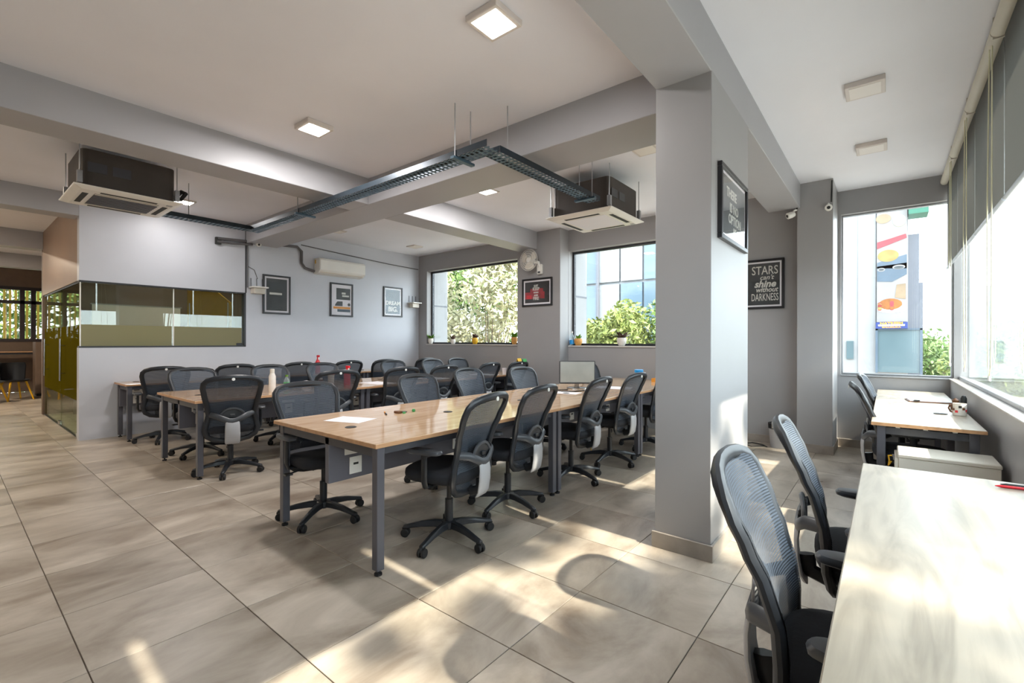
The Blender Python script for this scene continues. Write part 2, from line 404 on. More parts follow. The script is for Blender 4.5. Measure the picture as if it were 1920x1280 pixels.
structure(wall_x('wall_right', XR, XR + 0.2, YE, YW, 0, ZC, [(GY0, YW, 0.90, 2.98)], 'wall_dimmed'), 'low grey wall under the long glass front')
structure(wall_x('wall_left', XL - 0.14, XL, PY, YB, 0, ZC, [(PY, 3.18, 1.22, 2.11)], 'wall_lifted'), 'pale grey wall with framed posters')
structure(wall_y('wall_partition', PY, PY + 0.1, -11.65, XL - 0.14, 2.11, ZC, [], 'warm_wall'), 'brownish panel above the glass doors')
structure(B(-11.78, -11.65, PY, 5.0, 0, ZC).build('wall_cabin', 'dark_wall'), 'dark inner wall of the glass cabin')
structure(B(XE, XL - 0.14, 5.0, 5.1, 0, ZC).build('wall_inner', 'dark_wall'), 'dark wall at the end of the cabin')
structure(B(XE, XR + 0.2, YE - 0.15, YE, 0, ZC).build('wall_rear', 'wall_dimmed'), 'grey wall behind the camera')
structure(wall_x('wall_end', XE - 0.15, XE, YE, 5.0, 0, ZC, [(-2.6, 3.2, 1.28, 2.68)], 'dark_wall'), 'dim wall with a slatted window at the far end')
# pillar
pil = structure(B(-1.162, -0.818, 2.905, 3.846, 0, 2.945).build('wall_pillar', 'wall_dimmed', None, 0.003), 'big square grey pillar')
for bx in ((-1.178, -0.802, 2.889, 2.905), (-1.178, -0.802, 3.846, 3.862), (-1.178, -1.162, 2.905, 3.846), (-0.818, -0.802, 2.905, 3.846)):
    B(*bx, 0, 0.1).build('skirting_tile', 'skirting', pil, 0.002)
structure(B(-1.75, -0.85, YB - 0.014, YB, 0, 0.1).build('baseboard_back', 'skirting', None, 0.002))
structure(B(-0.864, -0.476, 6.536, 6.55, 0, 0.1).build('baseboard_pier', 'skirting', None, 0.002))
structure(B(-0.49, -0.476, 6.55, YW, 0, 0.1).build('baseboard_side', 'skirting', None, 0.002))
structure(B(-0.476, 0.0, YW - 0.014, YW, 0, 0.1).build('baseboard_corner', 'skirting', None, 0.002))
# windows in the back wall
def window_y(n, x0, x1, z0, z1, y, label, joints=(), f=0.035, fm='alu_dark'):
    w = sempty('window_%d' % n, label)
    for bx in ((x0, x1, z0, z0 + f), (x0, x1, z1 - f, z1), (x0, x0 + f, z0 + f, z1 - f), (x1 - f, x1, z0 + f, z1 - f)):
        B(bx[0], bx[1], y - 0.03, y + 0.03, bx[2], bx[3]).build('frame_bar', fm, w, 0.003)
    xs = [x0 + f] + list(joints) + [x1 - f]
    for a, b in zip(xs, xs[1:]): B(a + 0.001, b - 0.001, y - 0.004, y + 0.004, z0 + f, z1 - f).build('pane', 'glass', w)
    return w
w1 = window_y(1, -7.95, -5.20, 1.26, 2.87, 6.97, 'wide window looking onto olive trees')
B(-7.95, -5.20, YB - 0.02, 6.94, 1.236, 1.26).build('sill', 'wall_light', w1, 0.004)
w2 = window_y(2, -4.262, -1.75, 1.25, 2.87, 6.97, 'wide window looking onto bright hedge and glass building')
B(-4.262, -1.75, YB - 0.02, 6.94, 1.226, 1.25).build('sill', 'wall_light', w2, 0.004)
w3 = window_y(3, -0.455, XR + 0.03, 0.91, 2.935, 7.3, 'tall corner window looking onto a food banner', (), 0.02, 'alu')
B(-0.455, XR + 0.03, YW - 0.02, 7.27, 0.89, 0.91).build('sill', 'alu', w3, 0.004)
# long glass front on the right
w4 = sempty('window_4', 'long frameless glass front over the low wall')
ys = [GY0 + k * 1.17 for k in range(7)] + [YW + 0.06]
for a, b in zip(ys, ys[1:]): B(XR + 0.085, XR + 0.095, a + 0.002, b - 0.002, 0.93, 2.95).build('pane', 'glass_front', w4)
for a, b in zip(ys, ys[1:]): B(XR + 0.07, XR + 0.11, a + 0.001, b - 0.001, 0.90, 0.935).build('sill_channel', 'alu', w4, 0.004)
B(XR - 0.012, XR + 0.07, GY0, YW, 0.892, 0.906).build('sill', 'skirting', w4, 0.003)
B(XR + 0.07, XR + 0.11, GY0, YW + 0.06, 2.95, 2.98).build('head_channel', 'alu', w4)
# glass cabin
w5 = sempty('window_5', 'cabin window with frosted lower band')
f = 0.022
for y0, y1, z0, z1 in ((PY, 3.18, 1.22, 1.22 + f), (PY, 3.18, 2.11 - f, 2.11), (3.18 - 0.03, 3.18, 1.22, 2.11)):
    B(XL - 0.10, XL + 0.004, y0, y1, z0, z1).build('frame_bar', 'frame_black', w5, 0.002)
for a, b in ((PY + 0.012, 2.19), (2.194, 3.15)):
    B(XL - 0.05, XL - 0.042, a, b, 1.242, 2.088).build('pane', 'glass_partition', w5)
    B(XL - 0.041, XL - 0.039, a, b - 0.02, 1.242, 1.53).build('frosted_film', 'film_frost', w5)
for y in (2.185, PY + 0.012): B(XL - 0.056, XL - 0.036, y, y + 0.012, 1.242, 2.088).build('joint_bead', 'white_plastic', w5)
B(XL - 0.06, XL - 0.03, 3.05, 3.14, 1.242, 1.28).build('patch_fitting', 'frame_black', w5, 0.003)
for k, (xa, xb, hx) in enumerate(((-9.9, XL - 0.145, -9.48), (-11.64, -9.91, -11.1))):
    d = sempty('door_%d' % (k + 1), 'frameless glass door with olive film and long steel handle')
    B(xa, xb, PY + 0.03, PY + 0.042, 0.01, 2.09).build('pane', 'glass_door', d)
    B(xa, xb, PY + 0.026, PY + 0.0285, 0.5, 1.52).build('olive_film', 'film_olive', d)
    h = MB().tube([(hx, PY - 0.03, 0.72), (hx, PY - 0.03, 1.34)], 0.014, 10).build('handle', 'chrome', d, 0, True)
    for z in (0.83, 1.24): MB().tube([(hx, PY - 0.03, z), (hx, PY + 0.03, z)], 0.009, 8).build('handle_post', 'chrome', h, 0, True)
    B(xb - 0.17, xb - 0.01, PY + 0.015, PY + 0.055, 0.01, 0.07).build('floor_hinge', 'chrome', d, 0.004)
    B(xa, xb, PY + 0.02, PY + 0.05, 2.09, 2.11).build('top_rail', 'frame_black', d)
structure(B(-11.65, XL - 0.145, PY + 0.02, PY + 0.06, 0, 0.008).build('trim_1', 'frame_black'), 'dark threshold under the glass doors')
structure(B(XL - 0.14, XL + 0.001, 3.165, 3.19, 2.11, ZC).build('trim_2', 'steel_dark'), 'thin dark joint between cabin front and wall')
# slatted window far end
w6 = sempty('window_6', 'slatted window in the dim far end')
for z0, z1 in ((1.28, 1.36), (2.25, 2.33), (2.6, 2.68)): B(XE - 0.1, XE + 0.02, -2.6, 3.2, z0, z1).build('frame_bar', 'dark_iron', w6)
for y in (0.2, 1.28, 1.48, 2.4): B(XE - 0.1, XE + 0.02, y, y + 0.09, 1.36, 2.6).build('frame_bar', 'dark_iron', w6)
for k in range(58):
    B(XE - 0.16, XE - 0.14, -2.6 + k * 0.1, -2.6 + k * 0.1 + 0.045, 1.28, 2.68).build('slat', 'slat_bamboo', w6)
B(XE - 0.13, XE - 0.12, -2.6, 3.2, 1.28, 2.68).build('pane', 'glass', w6)

# ------------------------------------------------------------------ office chair (sitter looks towards local +X)
def lerp(tab, z):
    for (a, va), (b, vb) in zip(tab, tab[1:]):
        if z <= b:
            t = (z - a) / (b - a); t = t * t * (3 - 2 * t) * 0.5 + t * 0.5
            return va + (vb - va) * t
    return tab[-1][1]
BX = [(0.34, -0.150), (0.40, -0.185), (0.47, -0.205), (0.56, -0.200), (0.63, -0.208), (0.72, -0.238), (0.82, -0.282), (0.91, -0.325), (0.975, -0.352)]
BW = [(0.345, 0.0), (0.35, 0.08), (0.365, 0.15), (0.40, 0.2), (0.46, 0.222), (0.53, 0.208), (0.61, 0.19), (0.69, 0.205), (0.79, 0.226), (0.87, 0.24), (0.915, 0.234), (0.945, 0.206), (0.962, 0.15), (0.971, 0.07), (0.973, 0.0)]
def make_chair():
    t = thing('office_chair', 'black mesh office chair', 'chair')
    MB().cyl((0, 0, 0), 0.05, 0.075, 0.125, 16).build('hub', 'black_plastic', t, 0.006, True)
    MB().cyl((0, 0, 0), 0.027, 0.12, 0.27, 14).cyl((0, 0, 0), 0.016, 0.27, 0.40, 12).build('gas_column', 'black_plastic', t, 0, True)
    lm = MB(); rs = []
    for r, z, w, h in ((0.03, 0.102, 0.05, 0.046), (0.10, 0.103, 0.046, 0.042), (0.19, 0.092, 0.042, 0.034), (0.27, 0.074, 0.04, 0.026), (0.315, 0.066, 0.034, 0.02)):
        rs.append([(r, -w / 2, z - h / 2), (r, w / 2, z - h / 2), (r, w / 2 * 0.75, z + h / 2), (r, -w / 2 * 0.75, z + h / 2)])
    lm.rings(rs); leg = lm.mesh('leg', 0.005, True)
    cm = MB().cyl((0.30, -0.013, 0.028), 0.028, -0.010, 0.008, 16, 'Y').cyl((0.30, 0.015, 0.028), 0.028, -0.008, 0.010, 16, 'Y').box(0.272, 0.322, -0.008, 0.008, 0.034, 0.062)
    caster = cm.mesh('caster', 0.003, True)
    for k in range(5):
        o = put('leg', leg, 'black_plastic', t); o.rotation_euler.z = math.radians(20 + 72 * k)
        c = put('caster', caster, 'rubber', o)
    MB().box(-0.14, 0.10, -0.075, 0.075, 0.385, 0.425).box(-0.03, 0.03, -0.2, 0.2, 0.405, 0.42).build('mechanism', 'black_plastic', t, 0.006)
    MB().tube([(0.02, -0.07, 0.40), (0.03, -0.18, 0.395), (0.05, -0.27, 0.385)], 0.006, 8).box(0.03, 0.07, -0.30, -0.25, 0.378, 0.39).build('lever', 'black_plastic', t)
    MB().cyl((0.10, 0.06, 0), 0.028, 0.335, 0.385, 14).build('tension_knob', 'rubber', t, 0.004, True)
    MB().rrect(0.02, 0, 0.47, 0.48, [(0.42, 0.86), (0.426, 0.93), (0.44, 0.985), (0.465, 1.0), (0.485, 0.985), (0.497, 0.93), (0.503, 0.8), (0.500, 0.45), (0.497, 0.1)], 3.4, 32).build('seat', 'black_cloth', t, 0, True)
    # back frame: closed loop
    zs = [0.345, 0.35, 0.365, 0.40, 0.46, 0.53, 0.61, 0.69, 0.74, 0.79, 0.83, 0.87, 0.915, 0.945, 0.962, 0.971]
    half = [(lerp(BW, z), z) for z in zs]
    loop = [(y, z) for y, z in half] + [(0.0, 0.973)] + [(-y, z) for y, z in reversed(half[1:])]
    pts = [(lerp(BX, z) + 0.45 * y * y, y, z) for y, z in loop]
    MB().tube(pts, 0.018, 10, True, 0.025, (1, 0, 0)).build('back_frame', 'black_plastic', t, 0, True)
    g = MB(); nz, ny = 22, 9; vs = []; fs = []
    for a in range(nz):
        z = 0.37 + (0.965 - 0.37) * a / (nz - 1); w = max(0.05, lerp(BW, z) + 0.008)
        for b in range(ny):
            u = -1 + 2 * b / (ny - 1); y = u * w
            vs.append((lerp(BX, z) + 0.45 * y * y - 0.014 * (1 - u * u) + 0.0175, y, z))
    for a in range(nz - 1):
        for b in range(ny - 1): fs.append((a * ny + b, a * ny + b + 1, (a + 1) * ny + b + 1, (a + 1) * ny + b))
    g.add(vs, fs); g.build('back_mesh', 'chair_mesh', t, 0, True)
    # lumbar yoke
    yk = [(lerp(BX, 0.615) + 0.012, -0.186, 0.615), (-0.250, -0.14, 0.605), (-0.268, -0.08, 0.575), (-0.274, -0.035, 0.553), (-0.275, 0, 0.548), (-0.274, 0.035, 0.553), (-0.268, 0.08, 0.575), (-0.250, 0.14, 0.605), (lerp(BX, 0.615) + 0.012, 0.186, 0.615)]
    MB().tube(yk, 0.012, 8, False, 0.026, (1, 0, 0)).build('back_yoke', 'grey_plastic', t, 0, True)
    ar = [(-0.262 + 0.01 * abs(math.cos(PI * k / 10)), -0.105 * math.cos(PI * k / 10), 0.578 + 0.092 * math.sin(PI * k / 10)) for k in range(11)]
    lu = MB().tube(ar, 0.009, 8, False, 0.012, (1, 0, 0)).build('lumbar_arch', 'grey_plastic', t, 0, True)
    pd = MB().rings([[(x, 0.098 * math.cos(PI * k / 10), 0.575 + 0.082 * math.sin(PI * k / 10)) for k in range(11)] for x in (-0.240, -0.256)]); pd.build('lumbar_pad', 'black_plastic', lu, 0.002)
    MB().box(-0.272, -0.256, -0.022, 0.022, 0.59, 0.615).build('lumbar_knob', 'black_plastic', lu, 0.004)
    # spine
    sp = [(-0.268, 0.565), (-0.276, 0.50), (-0.274, 0.43), (-0.262, 0.36), (-0.240, 0.325)]
    MB().rings([[(x - 0.012, -w, z), (x - 0.012, w, z), (x + 0.006, w * 1.1, z), (x + 0.006, -w * 1.1, z)] for (x, z), w in zip(sp, (0.052, 0.058, 0.06, 0.06, 0.056))]).build('spine_cover', 'spine_silver', t, 0.006, True)
    MB().tube([(-0.245, 0, 0.43), (-0.235, 0, 0.365), (-0.18, 0, 0.345), (-0.10, 0, 0.395)], 0.02, 8, False, 0.035, (0, 1, 0)).build('back_bracket', 'black_plastic', t, 0, True)
    MB().lathe([(0.014, -0.371), (0.014, -0.366)], 14, (0, 0, 0.955), 'X').build('maker_badge', 'white_plastic', t)
    for s in (-1, 1):
        a = MB().tube([(0.0, s * 0.19, 0.412), (0.0, s * 0.255, 0.415), (0.0, s * 0.268, 0.45), (0.0, s * 0.268, 0.625)], 0.022, 8, False, 0.014, (1, 0, 0)).build('armrest', 'black_plastic', t, 0, True)
        MB().rrect(0.0, s * 0.268, 0.26, 0.085, [(0.622, 0.85), (0.628, 0.98), (0.640, 1.0), (0.650, 0.93), (0.653, 0.7)], 3.0, 24).build('arm_pad', 'grey_plastic', a, 0, True)
    return t
CH = make_chair(); _first = [True]
CG = 'mesh office chairs around the workstations'
def chair(x, y, face, label, rot=0.0):
    """face: +1 sitter looks towards +X, -1 towards -X"""
    rz = (0 if face > 0 else PI) + math.radians(rot)
    if _first[0]:
        _first[0] = False; CH.location = (x, y, 0); CH.rotation_euler = (0, 0, rz); CH['label'] = label; CH['group'] = CG; return CH
    o = dup(CH, (x, y, 0), rz, label, CG); return o
ORD = ['first', 'second', 'third', 'fourth', 'fifth', 'sixth']
# pillar side of the front table
for k, (x, y, r) in enumerate(((-2.27, 2.14, 12), (-2.34, 2.84, 6), (-2.36, 3.82, 4), (-2.36, 4.62, 0), (-2.34, 5.55, -4))):
    chair(x, y, -1, 'mesh chair, %s from the camera on the pillar side of the front table' % ORD[k], r)
for k, (x, y, r) in enumerate(((-3.28, 1.81, -4), (-3.32, 3.0, 3), (-3.68, 4.08, 2), (-3.33, 4.68, -3), (-3.30, 6.35, 0))):
    chair(x, y, 1, 'mesh chair, %s from the camera on the cabin side of the front table' % ORD[k], r)
for k, (x, y, r) in enumerate(((-5.13, 1.84, -16), (-5.12, 2.88, -8), (-5.10, 3.74, -4), (-5.05, 4.40, 0), (-5.12, 5.40, 3), (-5.06, 6.06, 0))):
    chair(x, y, -1, 'mesh chair, %s from the corridor on the pillar side of the middle table' % ORD[k], r)
for k, (x, y, r) in enumerate(((-6.20, 1.92, 0), (-6.26, 2.86, 3), (-6.28, 3.62, 2), (-6.26, 4.88, 0), (-6.2, 5.70, 0), (-6.2, 6.35, 0))):
    chair(x, y, 1, 'mesh chair, %s from the corridor on the poster side of the middle table' % ORD[k], r)
for k, (x, y, r) in enumerate(((-7.42, 1.86, -10), (-7.42, 2.66, -6), (-7.40, 3.52, 0), (-7.36, 4.36, -2), (-7.34, 5.05, 0), (-7.34, 6.02, 0))):
    chair(x, y, -1, 'mesh chair, %s from the corridor at the narrow table along the poster wall' % ORD[k], r)
chair(-0.03, 1.50, 1, 'mesh chair beside the bare window desk, large at the bottom edge of the picture', 4)
chair(-0.02, 2.32, 1, 'mesh chair at the bare window desk, in front of the white pedestal', 7)
chair(0.125, 4.72, 1, 'mesh chair at the mug desk, the one nearer the white pedestal', 6)
chair(0.125, 6.05, 1, 'mesh chair at the mug desk, the one nearer the food banner', -2)

# ------------------------------------------------------------------ workstation tables
def table(name, label, x0, x1, ys, legs, panel_x=None, top='oak', sockets=1, grom=True, ZT=0.75, cat='table', edge=None, rails=True):
    t = thing(name, label, cat, (x0, ys[0], 0)); ox, oy = x0, ys[0]; w = x1 - x0
    for a, b in zip(ys, ys[1:]):
        tp = B(0, w, a - oy + (0.001 if a > oy else 0), b - oy - 0.001, ZT - 0.025, ZT).build('tabletop', top, t, 0.002)
        B(-0.0008, w + 0.0008, a - oy - (0.0008 if a == oy else -0.002), b - oy - 0.002, ZT - 0.024, ZT - 0.0025).build('edge_band', edge or 'oak_edge', tp)
    L = 0.05
    leg = MB().box(0, L, 0, L, 0.03, ZT - 0.027).mesh('leg', 0.003)
    foot = MB().lathe([(0.022, 0), (0.022, 0.012), (0.008, 0.014), (0.008, 0.032)], 12, (L / 2, L / 2, 0)).mesh('foot')
    for y in legs:
        for x in (0.03, w - 0.03 - L):
            o = put('leg', leg, 'steel_grey', t); o.location = (x, y - oy, 0); put('foot', foot, 'rubber', o)
        B(0.03 + L, w - 0.03 - L, y - oy + 0.005, y - oy + L - 0.005, ZT - 0.085, ZT - 0.035).build('end_rail', 'steel_dark', t, 0.002)
        for q in (0.25, 0.5, 0.75): B(w * q - 0.012, w * q + 0.012, y - oy + 0.006, y - oy + 0.034, ZT - 0.036, ZT - 0.0255).build('spacer', 'white_plastic', t)
    for x in ((0.05, w - 0.09) if rails else (0.05,)): B(x, x + 0.04, legs[0] - oy + L, legs[-1] - oy, ZT - 0.075, ZT - 0.035).build('side_rail', 'steel_dark', t)
    if panel_x is not None:
        pn = B(panel_x - x0 - 0.022, panel_x - x0 + 0.022, 0.035, ys[-1] - oy - 0.04, 0.42, ZT - 0.04).build('cable_panel', 'panel_grey', t, 0.002)
        for a, b in zip(ys, ys[1:]):
            for q in ((0.05, 0.55) if sockets else ()):
                yy = a + (b - a) * q + 0.05 - oy
                for yo, zo, hw, hh in ((0.0, 0.625, 0.075, 0.045), (0.035, 0.505, 0.045, 0.055)):
                    for sd in (1, -1):
                        xf = panel_x - x0 + sd * 0.022
                        xa, xb = (xf, xf + 0.006) if sd > 0 else (xf - 0.006, xf)
                        B(xa, xb, yy + yo, yy + yo + 2 * hw, zo - hh, zo + hh).build('socket_plate', 'white_plastic', pn, 0.002)
                        xa, xb = (xf + 0.006, xf + 0.008) if sd > 0 else (xf - 0.008, xf - 0.006)
                        B(xa, xb, yy + yo + hw * 0.6, yy + yo + hw * 1.4, zo + hh * 0.05, zo + hh * 0.3).build('socket_slot', 'slot_dark', pn)
    if grom:
        gm = MB().lathe([(0.037, 0), (0.037, 0.003), (0.03, 0.004), (0.028, 0.002)], 20).mesh('grommet')
        for a, b in zip(ys, ys[1:]):
            for xx, q in (((0.537, 0.109), (0.537, 0.58), (0.317, 0.45), (0.317, 0.92)) if w > 1 else ((0.3, 0.109), (0.3, 0.58))):
                o = put('grommet', gm, 'rubber', t); o.location = (w * xx, a + (b - a) * q - oy, ZT)
    return t
YT = [1.50, 3.34, 5.05, 6.72]; LG = [1.53, 3.275, 3.355, 5.01, 5.08, 6.64]
table('workstation_table', 'long oak bench table with grey steel legs in front, ending near the pillar', -3.40, -2.17, YT, LG, -2.74)
table('workstation_table', 'long oak bench table with grey legs in the middle, bottles on it', -6.22, -5.02, YT, LG, -5.62)
table('workstation_table', 'narrow oak bench table along the poster wall and cabin', -8.21, -7.62, YT, LG, -8.1)
table('window_desk', 'pale oak desk with a pen on it at the long glass front', -0.086, 0.50, [0.42, 2.73], [0.46, 2.65], None, 'oak_pale', 0, False, cat='desk', edge='oak_pale')
table('window_desk', 'pale oak desk with mug and papers in the glazed corner', -0.086, 0.50, [4.20, 5.70, 7.12], [4.23, 5.66, 7.04], None, 'oak_pale', 0, False, cat='desk')

# pedestal
pd = thing('pedestal_cabinet', 'white steel pedestal with keys standing against the mug desk', 'cabinet', (0.06, 3.88, 0))
B(0, 0.46, 0, 0.31, 0.05, 0.575).build('body', 'offwhite', pd, 0.004)
B(-0.004, 0.464, -0.004, 0.314, 0.575, 0.60).build('top_panel', 'offwhite', pd, 0.005)
for z0, z1 in ((0.06, 0.22), (0.228, 0.39), (0.398, 0.57)):
    dr = B(-0.018, 0, 0.008, 0.302, z0, z1).build('drawer', 'offwhite', pd, 0.003)
    B(-0.026, -0.018, 0.09, 0.22, z1 - 0.03, z1 - 0.018).build('handle', 'alu', dr)
MB().lathe([(0.01, -0.030), (0.01, -0.018)], 12, (0, 0.24, 0.54), 'X').build('lock', 'chrome', pd)
MB().tube([(-0.03, 0.24, 0.54), (-0.05, 0.245, 0.535), (-0.045, 0.25, 0.50), (-0.05, 0.24, 0.47), (-0.035, 0.235, 0.50)], 0.005, 6).build('keys', 'yellow_paint', pd)
for x in (0.04, 0.42):
    for y in (0.04, 0.27): MB().cyl((x, y, 0.025), 0.025, -0.012, 0.012, 12, 'Y').box(x - 0.015, x + 0.015, y - 0.006, y + 0.006, 0.03, 0.052).build('caster', 'rubber', pd)

# ------------------------------------------------------------------ ceiling lights
def ceil_light(x, y, on, label, s=0.12, power=1.0, h=0.04, tint=(1.0, 0.96, 0.94)):
    t = thing('ceiling_light', label, 'ceiling light', (x, y, ZC), 0, 'square ceiling panel lights')
    B(-s, s, -s, s, -h, 0).build('housing', 'white_lamp_body', t, 0.004)
    B(-s * 0.78, s * 0.78, -s * 0.78, s * 0.78, -h - 0.002, -h + 0.002).build('diffuser', 'lamp_on' if on else 'lamp_off', t)
    if on:
        l = bpy.data.lights.new('panel_glow', 'AREA'); l.shape = 'SQUARE'; l.size = s * 1.5; l.energy = LAMP_W * power; l.color = tint; l.spread = PI
        o = bpy.data.objects.new('panel_glow', l); COL.objects.link(o); o.parent = t; o.location = (0, 0, -h - 0.006)
    return t
ceil_light(-1.81, 2.06, True, 'lit square panel light nearest the camera, above the front table', power=0.35)
ceil_light(-3.96, 2.09, True, 'lit square panel light close to the long beam')
ceil_light(-3.96, 4.37, True, 'lit square panel light beside the dark grey cassette unit over the tables', h=0.012)
ceil_light(-7.50, 2.10, True, 'lit square panel light behind the left cassette unit', h=0.02, power=0.28)
ceil_light(-0.13, 4.34, False, 'unlit square panel light in the window bay, the larger looking one')
ceil_light(-0.12, 5.70, False, 'unlit square panel light in the window bay, the smaller looking one')
ceil_light(-7.40, 6.02, False, 'unlit square panel light near the corner of the poster wall', h=0.02)
ceil_light(-7.44, 4.35, False, 'unlit square panel light over the wall air conditioner', h=0.012)
ceil_light(-1.86, 4.40, False, 'unlit square panel light half hidden behind the pillar', h=0.02)
# unseen panel lights added to brighten the corridor, lounge and cabin
for x, y, lab, pw in ((-6.6, -0.8, 'over the corridor mouth', 1.0), (-10.0, -0.6, 'over the corridor beside the cabin doors', 1.1), (-13.4, -0.6, 'over the far end lounge', 2.6), (-10.0, 3.2, 'inside the glass cabin', 0.5)):
    ceil_light(x, y, True, 'unseen panel light added ' + lab, power=pw, tint=(1.0, 0.83, 0.64))

# ------------------------------------------------------------------ cassette air conditioners
def cassette(loc, rz, label, slats):
    t = thing('cassette_air_conditioner', label, 'air conditioner', loc, rz)       # origin: centre of panel underside
    MB().rrect(0, 0, 0.74, 0.74, [(0.03, 1.0), (0.38, 1.0)], 12, 32).build('body', 'ac_dark', t, 0.004)
    for s in (-1, 1): B(-0.16 + s * 0.09 - 0.07, -0.16 + s * 0.09 + 0.07, -0.374, -0.371, 0.17, 0.26).build('label_plate', 'steel_dark', t, 0.001)
    for s in (-1, 1):
        for q in (-1, 1):
            B(s * 0.375 - 0.02, s * 0.375 + 0.02, q * 0.375 - 0.02, q * 0.375 + 0.02, 0.05, 0.16).build('hanger_bracket', 'alu', t, 0.003)
            MB().tube([(s * 0.375, q * 0.375, 0.12), (s * 0.375, q * 0.375, ZC - loc[2] - 0.005)], 0.005, 6).build('hanger_rod', 'alu', t)
    p = MB().rings([[(-a, -a, z), (a, -a, z), (a, a, z), (-a, a, z)] for a, z in ((0.36, 0.0), (0.42, 0.022), (0.425, 0.03), (0.40, 0.036))]).build('panel', 'white_plastic', t, 0.003)
    B(-0.25, 0.25, -0.25, 0.25, -0.003, 0.001).build('grille_back', 'slot_dark' if slats else 'ceiling_paint', p)
    if slats:
        for k in range(9): B(-0.25, 0.25, -0.24 + k * 0.06 - 0.012, -0.24 + k * 0.06 + 0.012, -0.008, -0.003).build('grille_slat', 'offwhite' if k in (0, 8) else 'panel_grey', p)
    for a in range(4):
        M = Matrix.Rotation(a * PI / 2, 4, 'Z')
        MB().box(-0.22, 0.22, 0.29, 0.335, -0.002, 0.004, M).build('air_slot', 'slot_dark', p)
    B(0.30, 0.345, -0.345, -0.30, -0.006, 0.002).build('indicator', 'spine_silver', p)
    pts = [(0.37, 0.20, 0.2), (0.5, 0.2, 0.22), (0.56, 0.14, 0.30), (0.57, 0.04, 0.26), (0.52, 0.02, 0.18), (0.37, 0.05, 0.16)]
    MB().tube(pts, 0.022, 8).build('insulated_pipe', 'black_foam', t, 0, True)
    return t
cassette((-6.14, 1.18, 2.72), PI / 2, 'cassette air conditioner with slotted grille hanging in front of the cabin', True)
cassette((-2.68, 4.87, 2.72), PI / 2, 'cassette air conditioner hanging near the pillar and windows', False)

# ------------------------------------------------------------------ cable tray
ct = thing('cable_tray', 'perforated steel cable tray hung from rods, bent at a right angle', 'cable tray', (0, 0, 0))
ZT_, TW = 2.80, 0.075
def tray_run(a, b):
    a, b = Vector(a), Vector(b); d = (b - a); n = d.length; d.normalize(); w = Vector((-d.y, d.x, 0))
    for s in (-1, 1):
        mb = MB(); o = w * (s * TW)
        mb.rings([[p + o - w * 0.002, p + o + w * 0.002, p + o + w * 0.002 + Vector((0, 0, 0.05)), p + o - w * 0.002 + Vector((0, 0, 0.05))] for p in (a, b)])
        mb.build('side_flange', 'galv_dark', ct)
    rm = MB().box(-0.011, 0.011, -TW, TW, 0, 0.003).mesh('rung')
    k = int(n / 0.05)
    for i in range(k):
        o = put('rung', rm, 'galv', ct); o.location = a + d * ((i + 0.5) * n / k); o.rotation_euler.z = math.atan2(d.y, d.x)
    for s in (-0.6, 0, 0.6):
        mb = MB(); o = w * (s * TW)
        mb.rings([[p + o - w * 0.006, p + o + w * 0.006, p + o + w * 0.006 + Vector((0, 0, 0.003)), p + o - w * 0.006 + Vector((0, 0, 0.003))] for p in (a + Vector((0, 0, 0.001)), b + Vector((0, 0, 0.001)))])
        mb.build('floor_strip', 'galv', ct)
tray_run((-2.36, 2.68, ZT_), (-6.75, 2.68, ZT_)); tray_run((-2.43, 2.755, ZT_), (-2.43, 4.38, ZT_)); tray_run((-6.67, 2.605, ZT_), (-6.67, 1.6, ZT_))
for x, y in ((-2.70, 2.60), (-2.70, 2.78), (-2.40, 2.9), (-5.30, 2.60), (-5.30, 2.78), (-6.6, 1.9), (-2.5, 4.2), (-2.35, 4.2)):
    zt = ZB if (3.17 < y < 3.68) else ZC
    MB().tube([(x, y, ZT_ - 0.02), (x, y, zt - 0.001)], 0.005, 6).build('hanger_rod', 'alu', ct)
for x in (-2.70, -5.30): B(x - 0.02, x + 0.02, 2.57, 2.81, ZT_ - 0.022, ZT_ - 0.002).build('support_bar', 'galv', ct)
B(-2.55, -2.31, 4.18, 4.22, ZT_ - 0.022, ZT_ - 0.002).build('support_bar', 'galv', ct)
mb = MB()
for k in range(3): mb.tube([(-2.45 - 0.02 * k, 2.66 + 0.015 * k, ZT_ + 0.016), (-6.7, 2.66 + 0.015 * k, ZT_ + 0.016)], 0.01, 6)
mb.build('cables', 'black_foam', ct)

# ------------------------------------------------------------------ split air conditioner, wires, camera, switch boxes on the poster wall
t = thing('wall_air_conditioner', 'white split air conditioner high on the poster wall', 'air conditioner', (XL, 4.82, 2.55))
prof = [(0.0, 0.0), (0.15, 0.02), (0.21, 0.07), (0.21, 0.25), (0.18, 0.29), (0.0, 0.29)]
MB().rings([[(x, y, z) for x, z in prof] for y in (-0.475, 0.475)]).build('body', 'white_plastic', t, 0.006)
MB().rings([[(0.211, y, 0.075), (0.216, y, 0.075), (0.216, y, 0.252), (0.211, y, 0.252)] for y in (-0.46, 0.46)]).build('front_flap', 'white_plastic', t, 0.002)
B(0.02, 0.17, -0.46, 0.46, 0.288, 0.293).build('top_grille', 'steel_dark', t)
B(0.04, 0.075, -0.478, -0.475, 0.19, 0.26).build('energy_sticker', 'yellow_paint', t)
MB().rings([[(0.155, y, 0.022), (0.195, y, 0.06), (0.192, y, 0.064), (0.15, y, 0.026)] for y in (-0.44, 0.44)]).build('louvre', 'offwhite', t)
tag(MB().tube([(XL + 0.03, 4.34, 2.60), (XL + 0.03, 4.16, 2.64), (XL + 0.03, 4.10, 2.72), (XL + 0.03, 4.10, 2.93), (XL + 0.03, 4.02, 3.0), (XL + 0.03, 3.3, 2.96), (XL + 0.03, 2.75, 2.93)], 0.024, 8).build('air_conditioner_pipe', 'cable_grey', None, 0, True), 'thick grey insulated pipe running from the wall air conditioner', 'pipe')
